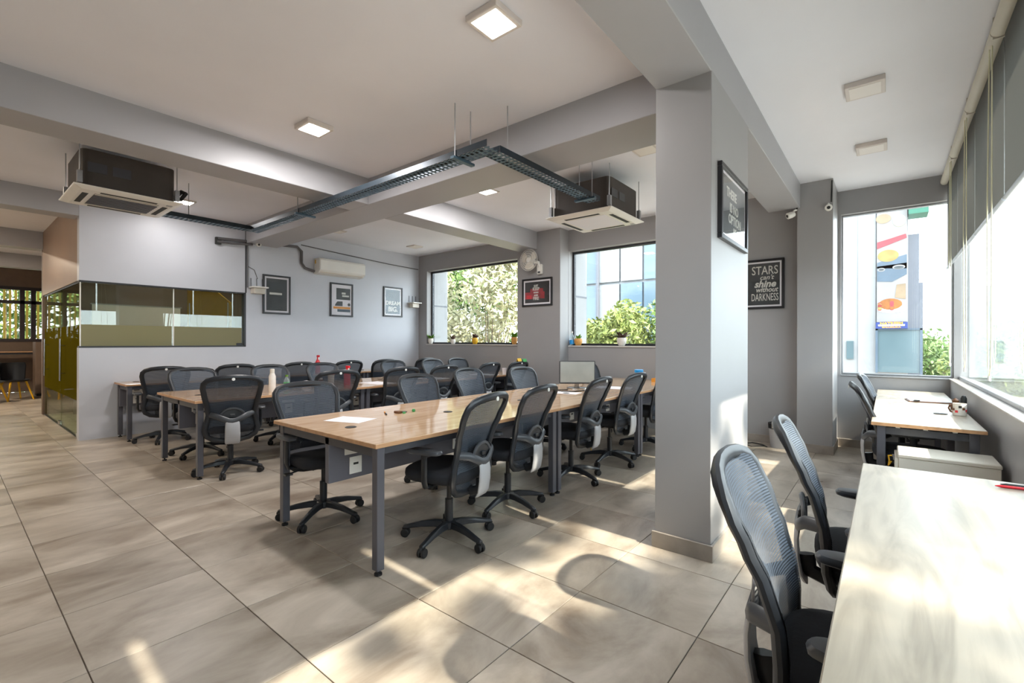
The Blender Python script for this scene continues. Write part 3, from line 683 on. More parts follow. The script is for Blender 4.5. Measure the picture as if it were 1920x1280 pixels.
tag(MB().tube([(XL + 0.015, 4.1, 3.05), (XL + 0.015, 5.0, 3.0), (XL + 0.015, 6.0, 2.95), (XL + 0.015, 6.78, 2.93)], 0.009, 6).build('wall_cable', 'cable_grey', None, 0, True), 'thin grey cable sagging along the top of the poster wall', 'cable')
tag(MB().tube([(XL + 0.014, 3.2, 2.95), (XL + 0.014, 3.2, 2.2)], 0.009, 6).tube([(XL + 0.014, 3.2, 2.55), (XL + 0.02, 3.3, 2.5), (XL + 0.05, 3.34, 2.35)], 0.006, 6).build('drop_cable', 'cable_grey', None, 0, True), 'grey cable dropping to the white router by the cabin', 'cable')
t = thing('cable_junction', 'dark metal pipe bracket on the pale cabin front', 'bracket', (XL, 2.76, 2.88))
B(0, 0.05, -0.04, 0.04, -0.04, 0.07).build('plate', 'slot_dark', t, 0.004); MB().tube([(0.04, -0.02, 0), (0.06, 0.2, 0.0), (0.05, 0.5, 0.03)], 0.018, 8).build('conduit', 'cable_grey', t, 0, True)
MB().tube([(0.03, 0, 0.05), (0.03, 0.25, 0.07), (0.03, 0.5, 0.05)], 0.012, 8).build('conduit', 'cable_grey', t, 0, True)
def cctv(loc, d, label):
    t = thing('security_camera', label, 'camera', loc)
    d = Vector(d).normalized(); M = d.to_track_quat('X', 'Z').to_matrix().to_4x4()
    MB().lathe([(0.001, -0.035), (0.03, -0.03), (0.038, 0.0), (0.038, 0.05), (0.032, 0.055)], 18, (0, 0, 0), 'X').build('head', 'white_plastic', t, 0, True).matrix_local = M
    MB().lathe([(0.018, 0.050), (0.018, 0.058)], 16, (0, 0, 0), 'X').build('lens', 'frame_black', t, 0, True).matrix_local = M
    MB().tube([(0, 0, 0), (-d.x * 0.03, -d.y * 0.03, 0.05), (-d.x * 0.06, -d.y * 0.06, 0.06)], 0.012, 8).build('mount', 'white_plastic', t, 0, True)
    return t
cctv((XL + 0.09, 3.33, 2.93), (1, -0.1, -0.4), 'small white security camera on the poster wall beside the cabin')
cctv((-0.90, 6.50, 2.86), (-0.9, -0.6, -0.35), 'white security camera under the beam end at the pier')
cctv((-0.53, 6.50, 2.88), (0.1, -1, -0.2), 'white security camera on the pier beside the food banner window')
tag(MB().tube([(-0.83, 6.53, 3.2), (-0.83, 6.53, 3.05), (-0.85, 6.52, 2.92)], 0.008, 6).tube([(-0.5, 6.53, 3.2), (-0.505, 6.53, 2.95)], 0.008, 6).build('camera_wire', 'slot_dark', None), 'dark wires dropping to the two cameras on the pier', 'wire')
def router(loc, rz, label):
    t = thing('network_router', label, 'router', loc, rz)
    B(-0.09, 0.09, -0.14, 0.0, 0.0, 0.09).build('shelf_box', 'offwhite', t, 0.006)
    B(-0.12, 0.12, -0.20, 0.0, 0.092, 0.115).build('router_body', 'white_plastic', t, 0.005)
    for s in (-0.09, 0.0, 0.09): MB().tube([(s, -0.02, 0.11), (s, -0.015, 0.26)], 0.006, 6).build('antenna', 'grey_plastic', t)
    return t
router((XL, 3.34, 2.10), PI / 2, 'white router shelf with antennas beside the cabin window')
router((XL, 6.62, 2.06), PI / 2, 'white router shelf with antennas in the corner by the tree window')

# ------------------------------------------------------------------ wall fan
t = thing('wall_fan', 'white wall fan on the pier above the red poster', 'fan', (-4.80, 6.55, 2.72))
R_ = 0.185
for r in (R_, R_ * 0.8, R_ * 0.6, R_ * 0.4): MB().tube([(r * math.cos(2 * PI * k / 28), -0.17 - 0.045 * (1 - (r / R_) ** 2), r * math.sin(2 * PI * k / 28)) for k in range(28)], 0.003, 5, True).build('guard_ring', 'white_plastic', t)
mb = MB()
for k in range(36):
    a = 2 * PI * k / 36; mb.tube([(0.04 * math.cos(a), -0.215, 0.04 * math.sin(a)), (R_ * 0.6 * math.cos(a), -0.20, R_ * 0.6 * math.sin(a)), (R_ * math.cos(a), -0.17, R_ * math.sin(a)), (R_ * 0.8 * math.cos(a), -0.12, R_ * 0.8 * math.sin(a)), (0.05 * math.cos(a), -0.10, 0.05 * math.sin(a))], 0.0016, 4)
mb.build('guard_wires', 'white_plastic', t)
for k in range(3):
    a0 = 2 * PI * k / 3 + 0.6
    MB().rings([[(r * math.cos(a0 + u), -0.155 + u * 0.04, r * math.sin(a0 + u)) for u in (-0.5 * w, -0.2 * w, 0.15 * w, 0.5 * w)] + [(r * math.cos(a0 + u), -0.151 + u * 0.04, r * math.sin(a0 + u)) for u in (0.5 * w, 0.15 * w, -0.2 * w, -0.5 * w)] for r, w in ((0.03, 0.9), (0.09, 1.3), (0.14, 1.3), (0.165, 0.9))]).build('blade', 'offwhite', t, 0, True)
MB().lathe([(0.001, -0.19), (0.04, -0.185), (0.045, -0.15), (0.05, -0.06), (0.03, -0.04)], 20, (0, 0, 0), 'Y').build('motor', 'white_plastic', t, 0, True)
MB().tube([(0.05, -0.06, -0.02), (0.12, -0.05, -0.04), (0.14, -0.04, -0.12)], 0.03, 8).build('arm', 'white_plastic', t, 0, True)
bs = B(0.09, 0.19, -0.06, 0, -0.24, -0.07).build('base', 'white_plastic', t, 0.01, False, 2)
B(0.115, 0.165, -0.064, -0.06, -0.225, -0.195).build('switch', 'steel_dark', bs)

# ------------------------------------------------------------------ framed posters (local x to the viewer's right, front = local -y)
def poster(label, loc, rz, w, h, art, fw=0.03, mw=0.03):
    t = thing('framed_poster', label, 'poster', loc, rz)
    for a in ((-w / 2, w / 2, h / 2 - fw, h / 2), (-w / 2, w / 2, -h / 2, -h / 2 + fw), (-w / 2, -w / 2 + fw, -h / 2 + fw, h / 2 - fw), (w / 2 - fw, w / 2, -h / 2 + fw, h / 2 - fw)):
        B(a[0], a[1], -0.028, 0, a[2], a[3]).build('frame_bar', 'frame_black', t, 0.003)
    B(-w / 2 + fw, w / 2 - fw, -0.012, -0.002, -h / 2 + fw, h / 2 - fw).build('mount_card', 'paper', t)
    iw, ih = w / 2 - fw - mw, h / 2 - fw - mw
    B(-iw, iw, -0.0135, -0.012, -ih, ih).build('print', art, t)
    B(-w / 2 + fw, w / 2 - fw, -0.019, -0.0175, -h / 2 + fw, h / 2 - fw).build('glass_pane', 'glass_poster', t)
    return t, iw, ih
p, iw, ih = poster('framed dark poster with one white line of text beside the cabin', (XL, 3.672, 2.115), PI / 2, 0.47, 0.67, 'art_slate')
B(-iw * 0.7, iw * 0.5, -0.0145, -0.0135, 0.0, 0.035).build('white_bar', 'ink_white', p)
p, iw, ih = poster('framed poster with a dark square above a pale van, below the wall air conditioner', (XL, 4.90, 2.112), PI / 2, 0.485, 0.645, 'paper')
B(-iw * 0.62, iw, -0.0145, -0.0135, ih * 0.02, ih * 0.86).build('dark_square', 'art_slate', p)
B(iw * 0.0, iw * 0.45, -0.0155, -0.0145, ih * 0.42, ih * 0.56).build('white_bar', 'ink_white', p); B(iw * 0.05, iw * 0.85, -0.0155, -0.0145, ih * 0.24, ih * 0.36).build('white_bar', 'ink_white', p)
B(-iw * 0.95, iw, -0.0145, -0.0135, -ih * 0.66, -ih * 0.5).build('orange_band', 'orange', p)
B(-iw * 0.5, iw, -0.0145, -0.0135, -ih * 0.88, -ih * 0.68).build('blue_band', 'art_blue', p)
MB().rings([[(x, y, z) for x, z in ((-iw * 0.8, -ih * 0.45), (iw * 0.1, -ih * 0.45), (iw * 0.1, -ih * 0.1), (-iw * 0.5, -ih * 0.12), (-iw * 0.7, -ih * 0.3))] for y in (-0.0145, -0.0135)]).build('van_shape', 'art_slate', p)
MB().cyl((iw * 0.85, 0, -ih * 0.32), 0.03, -0.0145, -0.0135, 16, 'Y').build('wheel_shape', 'art_slate', p)
p, iw, ih = poster('framed pale blue poster reading DREAM BIG near the corner', (XL, 6.10, 2.155), PI / 2, 0.49, 0.635, 'art_blue')
text_mesh('lettering', 'DREAM', 0.115, 'ink_white', p, (0, -0.0145, -0.03), 0.003); text_mesh('lettering', 'BIG.', 0.14, 'ink_white', p, (0, -0.0145, -0.16), 0.004)
p, iw, ih = poster('framed black and red poster with pale lettering below the wall fan', (-4.735, 6.55, 2.175), 0, 0.64, 0.485, 'art_black')
B(-iw, iw * 0.62, -0.0145, -0.0135, -ih * 0.62, ih * 0.02).build('red_band', 'art_red', p); B(-iw * 0.55, iw * 0.5, -0.0147, -0.0137, ih * 0.02, ih * 0.35).build('red_band', 'art_red', p)
B(-iw * 0.85, -iw * 0.45, -0.0149, -0.0139, -ih * 0.62, -ih * 0.25).build('red_block', 'red_gloss', p)
for s, sz, z in (('JUST', 0.05, 0.11), ('KEEP', 0.075, 0.055), ('GOING', 0.035, -0.005), ('AND', 0.045, -0.055), ('FIRE', 0.075, -0.11)): text_mesh('lettering', s, sz, 'ink_white', p, (-0.02, -0.0152, z), 0.002, 0.9)
p, iw, ih = poster('framed black poster reading STARS can\'t shine without DARKNESS', (-1.275, YB, 2.075), 0, 0.51, 0.65, 'art_stars', 0.03, 0.022)
for s, sz, z, x, bl, sx, sh in (('STARS', 0.155, 0.175, 0.0, 0.001, 0.68, 0), ("can't", 0.085, 0.085, 0.02, 0.001, 0.95, 0.3), ('shine', 0.125, 0.0, 0.0, 0.004, 0.9, 0.3), ('without', 0.09, -0.075, 0.02, 0.002, 0.85, 0.3), ('DARKNESS', 0.135, -0.175, 0.0, 0.001, 0.46, 0)):
    text_mesh('lettering', s, sz, 'ink_white', p, (x + 0.03, -0.0145, z), bl, sx * 1.06, None, sh)
p, iw, ih = poster('framed dark poster with pale lettering on the pillar', (-0.818, 3.375, 2.2), PI / 2, 0.69, 0.475, 'art_slate', 0.03, 0.02)
for s, sz, z, x in (('THERE', 0.085, 0.09, -0.06), ('IS NO', 0.085, 0.0, 0.0), ('OPTION', 0.085, -0.075, 0.02), ('BE B', 0.075, -0.15, 0.05)): text_mesh('lettering', s, sz, 'ink_white', p, (x, -0.0145, z), 0.002)

# ------------------------------------------------------------------ roller blinds on the glass front
gaps = [-0.55, 0.425, 1.58, 2.735, 3.89, 5.045, 6.18, 7.17]
labs = ['grey roller blind behind the camera', 'grey roller blind beside the camera', 'grey roller blind beyond the picture edge', 'grey roller blind cut by the top corner of the picture', 'grey roller blind second in from the picture edge', 'grey roller blind third in from the picture edge', 'grey roller blind ending at the glazed corner']
for k, (a, b) in enumerate(zip(gaps, gaps[1:])):
    lab = labs[k]
    t = thing('roller_blind', lab, 'blind', (XR - 0.03, a, 2.155), 0, 'roller blinds on the glass front')
    n = b - a
    B(-0.002, 0.002, 0.016, n - 0.016, 0.0, 0.98).build('shade_cloth', 'blind_cloth', t)
    MB().lathe([(0.04, 0.006), (0.04, n - 0.006)], 18, (-0.022, 0, 0.985), 'Y').build('roller', 'roller_cream', t, 0, True)
    MB().lathe([(0.012, 0.014), (0.012, n - 0.014)], 10, (0, 0, 0.0), 'Y').build('bottom_bar', 'alu', t, 0, True)
    B(-0.05, 0.05, 0.0, 0.005, 0.94, 1.07).build('bracket', 'offwhite', t)
    yc = 0.10
    lp = [(-0.04, yc, 0.98), (-0.04, yc, 0.0), (-0.04, yc, -0.8), (-0.04, yc + 0.02, -0.98), (-0.04, yc + 0.07, -1.05), (-0.04, yc + 0.12, -0.98), (-0.04, yc + 0.13, -0.8), (-0.045, yc + 0.12, 0.0), (-0.045, yc + 0.05, 0.98)]
    cd = MB().tube(lp, 0.0035, 6).build('pull_chain', 'cord_cream', t)
    MB().cyl((-0.04, yc + 0.07, 0), 0.008, -1.075, -1.045, 10).build('chain_weight', 'white_plastic', cd)

# ------------------------------------------------------------------ plants, bottle on the window sills
def leaf(mb, base, d, L, w, droop=0.3):
    d = Vector(d).normalized(); s = d.cross(Vector((0, 0, 1))); s = s.normalized() if s.length > 0.01 else Vector((1, 0, 0))
    p0 = Vector(base); pts = []
    for q, ww in ((0, 0.15), (0.35, 1.0), (0.7, 0.8), (1.0, 0.05)):
        c = p0 + d * (L * q) - Vector((0, 0, droop * L * q * q)); pts.append((c - s * w * ww / 2, c + Vector((0, 0, 0.15 * w * ww)), c + s * w * ww / 2))
    vs = [p for t3 in pts for p in t3]; fs = []
    for i in range(3):
        for j in range(2): fs.append((i * 3 + j, i * 3 + j + 1, (i + 1) * 3 + j + 1, (i + 1) * 3 + j))
    mb.add(vs, fs)
def plant(x, zs, label, potm, leafm, pr=0.055, ph=0.11, n=14, L=0.11, w=0.035, up=1.0, lean=0.0):
    t = thing('potted_plant', label, 'plant', (x, 6.865, zs), 0, 'little plants on the window sills')
    MB().lathe([(pr * 0.62, 0), (pr * 0.95, ph * 0.4), (pr, ph * 0.75), (pr * 0.9, ph), (pr * 0.8, ph), (pr * 0.75, ph * 0.85)], 20).build('pot', potm, t, 0, True)
    MB().cyl((0, 0, 0), pr * 0.78, ph * 0.8, ph * 0.86, 14).build('soil', 'brown', t)
    for k in range(n):
        a = random.uniform(0, 2 * PI); e = random.uniform(1.0, 3.2) * up; mb = MB()
        leaf(mb, (0.01 * math.cos(a), 0.01 * math.sin(a), ph * 0.82), (math.cos(a) + lean, math.sin(a), e), L * 1.35 * random.uniform(0.7, 1.1), w * 1.4)
        mb.build('leaf', leafm, t, 0, True)
S1, S2 = 1.26, 1.25
plant(-7.88, S1, 'bright green plant in a white pot at the corner end of the sill', 'pot_white', 'leaf_green', 0.06, 0.12, 16, 0.13, 0.05)
plant(-7.17, S1, 'dark leaved plant in a grey white pot on the tree window sill', 'pot_white', 'leaf_purple', 0.055, 0.10, 10, 0.13, 0.03)
plant(-6.53, S1, 'dark leaved plant in a yellow pot', 'pot_yellow', 'leaf_purple', 0.065, 0.13, 14, 0.12, 0.04)
plant(-5.50, S1, 'green plant in a beige pot against the pier', 'pot_tan', 'leaf_green', 0.06, 0.14, 18, 0.14, 0.05)
plant(-4.10, S2, 'small green plant in a tan square pot beside the blue bottle', 'pot_tan', 'leaf_green', 0.07, 0.12, 8, 0.10, 0.035)
plant(-3.30, S2, 'trailing dark plant in a white pot on the hedge window sill', 'pot_white', 'leaf_purple', 0.075, 0.13, 26, 0.16, 0.04, 0.7)
t = thing('water_bottle', 'clear water bottle with blue label in the window reveal', 'bottle', (-4.21, 6.84, S2))
MB().lathe([(0.036, 0.0), (0.04, 0.01), (0.04, 0.13), (0.03, 0.17), (0.013, 0.20), (0.013, 0.22)], 18).build('body', 'bottle_clear', t, 0, True)
MB().lathe([(0.0412, 0.02), (0.0412, 0.095)], 18).build('label_wrap', 'blue_gloss', t, 0, True); MB().cyl((0, 0, 0), 0.016, 0.215, 0.24, 14).build('cap', 'white_plastic', t, 0, True)

# ------------------------------------------------------------------ things on the tables
def sheet(x, y, w, d, rz, z, label, n=1):
    o = MB().box(-w / 2, w / 2, -d / 2, d / 2, 0, 0.0012 * n).build('paper_sheet', 'paper'); o.location = (x, y, z); o.rotation_euler.z = rz
    return tag(o, label, 'paper')
Z = 0.75
sheet(-3.0, 1.86, 0.297, 0.21, 0.35, Z + 0.0005, 'white paper sheet near the end of the front table')
def pen(x, y, rz, m, label, z=Z, L=0.14, cat='pen'):
    t = thing('pen', label, cat, (x, y, z + 0.0065), rz)
    MB().lathe([(0.0015, 0), (0.0055, 0.016), (0.0055, L)], 10, (0, 0, 0), 'X').build('barrel', m, t, 0, True)
    MB().lathe([(0.006, L * 0.62), (0.006, L), (0.003, L + 0.006)], 10, (0, 0, 0), 'X').build('cap', 'frame_black', t, 0, True)
    B(L * 0.7, L, -0.0015, 0.0015, 0.006, 0.009).build('clip', 'chrome', t)
pen(-3.10, 2.22, -0.5, 'orange', 'orange pen lying on the front table')
t = thing('marker_cap_pile', 'small brown eraser and cap beside the orange pen', 'stationery', (-2.99, 2.27, Z)); MB().box(-0.03, 0.03, -0.02, 0.02, 0, 0.018).build('eraser', 'brown', t, 0.004); MB().cyl((0.05, 0.02, 0), 0.012, 0, 0.012, 12).build('cap', 'green_gloss', t)
tag(MB().lathe([(0.012, 0), (0.014, 0.01), (0.010, 0.022)], 12).build('green_cap', 'green_gloss'), 'tiny green cap on the front table near a grommet', 'cap').location = (-2.96, 2.40, Z)
# monitor
t = thing('computer_monitor', 'flat monitor with pale screen standing on the front table', 'monitor', (-2.90, 4.83, Z), 0.66)
B(-0.215, 0.215, -0.02, 0.02, 0.06, 0.335).build('housing', 'grey_plastic', t, 0.006)
B(-0.203, 0.203, -0.0225, -0.02, 0.078, 0.325).build('screen_panel', 'screen', t)
B(-0.03, 0.03, 0.0, 0.03, 0.01, 0.12).build('neck', 'chrome', t, 0.004); MB().rrect(0, 0.02, 0.24, 0.17, [(0, 1), (0.012, 1), (0.016, 0.9)], 4, 24).build('stand', 'chrome', t, 0, True)
tag(MB().tube([(-2.9, 4.62, Z + 0.006), (-2.98, 4.5, Z + 0.006), (-2.86, 4.42, Z + 0.006), (-2.74, 4.48, Z + 0.006), (-2.7, 4.66, Z + 0.006)], 0.005, 6).build('loose_cable', 'rubber'), 'black cable curled in front of the monitor', 'cable')
sheet(-2.75, 4.35, 0.30, 0.21, 0.2, Z + 0.0005, 'pale paper lying before the monitor')
t = thing('blue_lid_jar', 'jar with bright blue lid on the far end of the front table', 'jar', (-2.62, 5.98, Z)); MB().lathe([(0.05, 0), (0.055, 0.02), (0.055, 0.13), (0.05, 0.15)], 18).build('jar_body', 'bottle_clear', t, 0, True); MB().lathe([(0.058, 0.15), (0.058, 0.185), (0.05, 0.19)], 18).build('lid', 'blue_gloss', t, 0, True)
t = thing('desk_tray', 'orange tray at the far end of the front table', 'tray', (-2.42, 6.45, Z), 0.05); B(-0.17, 0.17, -0.12, 0.12, 0, 0.006).build('tray_base', 'orange', t)
for bx in ((-0.17, 0.17, -0.12, -0.112), (-0.17, 0.17, 0.112, 0.12), (-0.17, -0.162, -0.112, 0.112), (0.162, 0.17, -0.112, 0.112)): B(*bx, 0.006, 0.05).build('tray_side', 'orange', t)
# middle table clutter
t = thing('steel_bottle', 'tall pale pink steel bottle on the middle table', 'bottle', (-5.32, 2.33, Z)); MB().lathe([(0.034, 0), (0.036, 0.01), (0.036, 0.17), (0.022, 0.21)], 18).build('body', 'pot_white', t, 0, True); MB().lathe([(0.023, 0.205), (0.023, 0.25), (0.018, 0.255)], 16).build('cap', 'offwhite', t, 0, True)
t = thing('juice_bottle', 'small clear bottle with green label on the middle table', 'bottle', (-5.45, 2.55, Z)); MB().lathe([(0.03, 0), (0.032, 0.01), (0.032, 0.10), (0.014, 0.14), (0.014, 0.155)], 16).build('body', 'bottle_clear', t, 0, True); MB().lathe([(0.033, 0.02), (0.033, 0.085)], 16).build('label_wrap', 'green_gloss', t, 0, True); MB().cyl((0, 0, 0), 0.016, 0.15, 0.17, 12).build('cap', 'leaf_green', t, 0, True)
t = thing('food_jar', 'squat dark jar with yellow label on the middle table', 'jar', (-5.55, 3.0, Z)); MB().lathe([(0.045, 0), (0.05, 0.01), (0.05, 0.07), (0.042, 0.085)], 18).build('body', 'brown', t, 0, True); MB().lathe([(0.051, 0.02), (0.051, 0.055)], 18).build('label_wrap', 'yellow_paint', t, 0, True); MB().cyl((0, 0, 0), 0.044, 0.083, 0.1, 16).build('lid', 'white_plastic', t, 0, True)
t = thing('crumpled_tissue', 'crumpled white tissue beside the dark jar', 'tissue', (-5.72, 2.92, Z)); mb = MB(); n = 12; rs = []
for k in range(7):
    a = PI * k / 6; rs.append([(0.07 * math.sin(a) * random.uniform(0.6, 1.2) * math.cos(2 * PI * i / n) + 0.001 * i, 0.06 * math.sin(a) * random.uniform(0.6, 1.2) * math.sin(2 * PI * i / n), 0.035 - 0.035 * math.cos(a) * random.uniform(0.8, 1.0)) for i in range(n)])
mb.rings(rs).build('tissue_ball', 'paper', t)
t = thing('pink_tumbler', 'pink white tumbler behind the second chair of the middle table', 'tumbler', (-5.30, 3.02, Z)); MB().lathe([(0.03, 0), (0.04, 0.17), (0.036, 0.19), (0.02, 0.2)], 18).build('body', 'pot_white', t, 0, True); MB().lathe([(0.041, 0.155), (0.041, 0.185), (0.03, 0.2), (0.001, 0.205)], 18).build('lid', 'red_gloss', t, 0, True)
for i, (x, y, lab) in enumerate(((-5.40, 3.30, 'red spray bottle, the lower one on the middle table'), (-8.0, 4.30, 'red spray bottle, the taller one near the poster wall'))):
    t = thing('spray_bottle', lab, 'bottle', (x, y, Z)); hs = 1.0 if i == 0 else 1.25
    MB().lathe([(0.04, 0), (0.042, 0.01), (0.042, 0.15 * hs), (0.016, 0.19 * hs), (0.014, 0.22 * hs)], 16).build('body', 'red_gloss', t, 0, True)
    B(-0.02, 0.05, -0.014, 0.014, 0.22 * hs, 0.25 * hs).build('trigger_head', 'red_gloss', t, 0.004); B(0.03, 0.038, -0.008, 0.008, 0.185 * hs, 0.222 * hs).build('trigger', 'white_plastic', t)
for k, (x, y, lab) in enumerate(((-5.35, 3.72, 'papers on the middle table behind the second chair'), (-5.40, 4.75, 'papers on the middle table between third and fourth chair'), (-5.35, 5.85, 'papers on the far half of the middle table'), (-2.6, 5.2, 'papers on the front table behind the monitor'))): sheet(x, y, 0.42, 0.30, 0.1 * k, Z + 0.0005, lab, 3)
t = thing('paper_cup', 'white paper cup at the far end of the middle table', 'cup', (-5.15, 6.15, Z)); MB().lathe([(0.028, 0), (0.04, 0.10), (0.042, 0.105), (0.037, 0.1), (0.026, 0.01)], 16).build('cup_body', 'paper', t, 0, True)
for i, (y, m, lab) in enumerate(((6.0, 'yellow_paint', 'yellow cloth hung over the last chair of the middle table'), (6.14, 'green_gloss', 'teal green cloth hung over the last chair of the middle table'))):
    o = MB().rings([[(x, yy, z) for x, z in ((0.02, -0.02), (0.0, 0.03), (-0.02, -0.02), (-0.014, -0.02), (0.0, 0.02), (0.014, -0.02))] for yy in (-0.05, 0.0, 0.05)]).build('cleaning_cloth', m)
    o.location = (-4.705, y, 1.0 + (0.01 if i == 0 else 0)); tag(o, lab, 'cloth')
# window desk things
pen(0.33, 2.60, 0.15, 'red_gloss', 'red and black pen on the bare window desk'); pen(0.35, 2.64, 0.1, 'frame_black', 'black pen beside the red pen on the bare window desk')
t = thing('coffee_mug', 'patterned white mug on the corner desk', 'mug', (0.44, 4.98, Z), 2.6)
MB().lathe([(0.036, 0), (0.04, 0.004), (0.04, 0.094), (0.037, 0.094), (0.036, 0.008), (0.001, 0.006)], 24).build('mug_body', 'pot_white', t, 0, True)
MB().tube([(0.038, 0, 0.078), (0.062, 0, 0.075), (0.07, 0, 0.05), (0.058, 0, 0.024), (0.038, 0, 0.02)], 0.006, 8).build('handle', 'brown', t, 0, True)
for k in range(12):
    a = k * 2 * PI / 12; z = 0.025 + 0.05 * ((k * 5) % 7) / 7
    MB().box(0.0405, 0.0415, -0.009, 0.009, z - 0.008, z + 0.010, Matrix.Rotation(a, 4, 'Z')).build('printed_motif', ('red_gloss', 'slot_dark', 'brown')[k % 3], t)
t = thing('glass_cup', 'small dark coaster plate beside the mug', 'coaster', (0.33, 4.98, Z)); MB().lathe([(0.03, 0), (0.045, 0.004), (0.045, 0.006)], 18).build('plate', 'slot_dark', t, 0, True)
t = thing('paper_stack', 'stack of papers on a clip board on the corner desk', 'papers', (0.31, 5.95, Z), 0.1); B(-0.16, 0.16, -0.12, 0.12, 0, 0.008).build('board', 'brown', t); B(-0.15, 0.15, -0.11, 0.11, 0.008, 0.016).build('papers', 'paper', t); B(-0.12, -0.08, -0.13, -0.10, 0.012, 0.022).build('clip', 'slot_dark', t)
t = thing('figurine', 'small brown ornament behind the mug on the corner desk', 'ornament', (0.45, 5.38, Z)); MB().lathe([(0.03, 0), (0.035, 0.03), (0.02, 0.06), (0.024, 0.08), (0.001, 0.1)], 14).build('body', 'brown', t, 0, True); MB().lathe([(0.018, 0), (0.02, 0.1), (0.012, 0.12), (0.001, 0.125)], 12, (0.05, 0.0, 0)).build('second_piece', 'slot_dark', t, 0, True)
# waste bin and cable in the back corner
t = thing('waste_bin', 'grey waste bin with black liner by the pier', 'bin', (-1.04, 6.62, 0)); MB().lathe([(0.10, 0), (0.105, 0.01), (0.125, 0.29), (0.12, 0.29), (0.10, 0.02), (0.001, 0.02)], 22).build('bin_body', 'spine_silver', t, 0, True); MB().lathe([(0.127, 0.235), (0.131, 0.30), (0.122, 0.302), (0.112, 0.24)], 22).build('liner', 'black_foam', t, 0, True)
tag(MB().tube([(-1.2, 6.55, 0.008), (-1.32, 6.42, 0.008), (-1.45, 6.5, 0.008), (-1.36, 6.66, 0.008), (-1.22, 6.6, 0.008), (-1.16, 6.5, 0.008)], 0.006, 6, True).build('floor_cable', 'slot_dark'), 'thin dark cable coil on the floor by the bin', 'cable')
for k, (x, y, lab) in enumerate(((-2.66, 4.55, 'yellow network cable hanging under the front table'),)):
    tag(MB().tube([(x, y, 0.5), (x + 0.05, y + 0.05, 0.3), (x + 0.03, y + 0.15, 0.06), (x + 0.1, y + 0.3, 0.01), (x + 0.05, y + 0.6, 0.01)], 0.006, 6).build('network_cable', 'yellow_paint'), lab, 'cable')

# ------------------------------------------------------------------ far end lounge and the cabin
def shell_chair(x, y, rz, label):
    t = thing('shell_chair', label, 'chair', (x, y, 0), rz, 'yellow legged shell chairs in the far end')
    MB().rrect(0, 0, 0.46, 0.46, [(0.40, 0.5), (0.41, 0.85), (0.44, 1.0), (0.45, 1.0), (0.425, 0.8)], 3, 24).build('seat', 'black_plastic', t, 0, True)
    MB().rings([[(0.22 * math.cos(a) * w, 0.23 * math.sin(a) * w, z) for a in [PI * 0.6 + PI * 0.8 * k / 8 for k in range(9)]] + [(0.20 * math.cos(a) * w, 0.21 * math.sin(a) * w, z) for a in [PI * 1.4 - PI * 0.8 * k / 8 for k in range(9)]] for z, w in ((0.43, 1.0), (0.6, 1.05), (0.75, 1.1), (0.82, 1.0))]).build('backrest', 'black_plastic', t, 0, True)
    for sx in (-1, 1):
        for sy in (-1, 1): MB().tube([(0.13 * sx, 0.13 * sy, 0.41), (0.22 * sx, 0.22 * sy, 0)], [0.02, 0.014], 8).build('leg', 'yellow_paint', t, 0, True)
shell_chair(-15.0, 1.04, 0.4, 'black shell chair with yellow legs beside the grey end cabinet')
shell_chair(-14.6, 0.62, 2.6, 'black shell chair with yellow legs cut by the picture edge')
table('counter_table', 'dim counter under the slatted window', -16.9, -16.2, [-1.5, 2.6], [-1.4, 2.5], None, 'oak', 0, False, 1.05)
t = thing('end_cabinet', 'dim grey cabinet at the end of the corridor', 'cabinet', (-15.9, 1.42, 0)); B(-0.25, 0.25, 0, 0.5, 0.05, 1.28).build('body', 'dark_wall', t, 0.006); B(0.25, 0.262, 0.01, 0.49, 0.06, 1.27).build('door', 'dark_wall', t, 0.004); B(-0.22, 0.22, 0.03, 0.47, 0, 0.05).build('plinth', 'slot_dark', t)
t = thing('yellow_screen', 'yellow angled panel inside the glass cabin', 'panel', (-9.6, 3.0, 0), 0.5)
MB().rings([[(x, y, z) for x, z in ((-0.35, 0.02), (0.55, 0.02), (0.55, 2.0), (0.2, 2.25), (-0.35, 2.35))] for y in (0, 0.03)]).build('board', 'yellow_paint', t, 0.003)
for x in (-0.3, 0.5): MB().tube([(x, 0.015, 0.0), (x, 0.015, 2.0)], 0.02, 8).build('post', 'white_plastic', t)
t = thing('meeting_table', 'table inside the glass cabin', 'table', (-10.5, 1.95, 0)); B(-0.9, 0.9, -0.5, 0.5, 0.72, 0.75).build('tabletop', 'oak', t, 0.004)
for x in (-0.8, 0.8):
    for y in (-0.42, 0.42): B(x - 0.025, x + 0.025, y - 0.025, y + 0.025, 0, 0.72).build('leg', 'steel_grey', t)
t = thing('white_board', 'white board on the inner cabin wall', 'board', (-11.64, 2.5, 1.6)); B(0.0, 0.02, -0.7, 0.7, -0.35, 0.4).build('writing_surface', 'paper', t); B(0.0, 0.03, -0.72, 0.72, 0.4, 0.42).build('top_edge', 'alu', t); B(0.0, 0.05, -0.72, 0.72, -0.38, -0.35).build('pen_shelf', 'alu', t)

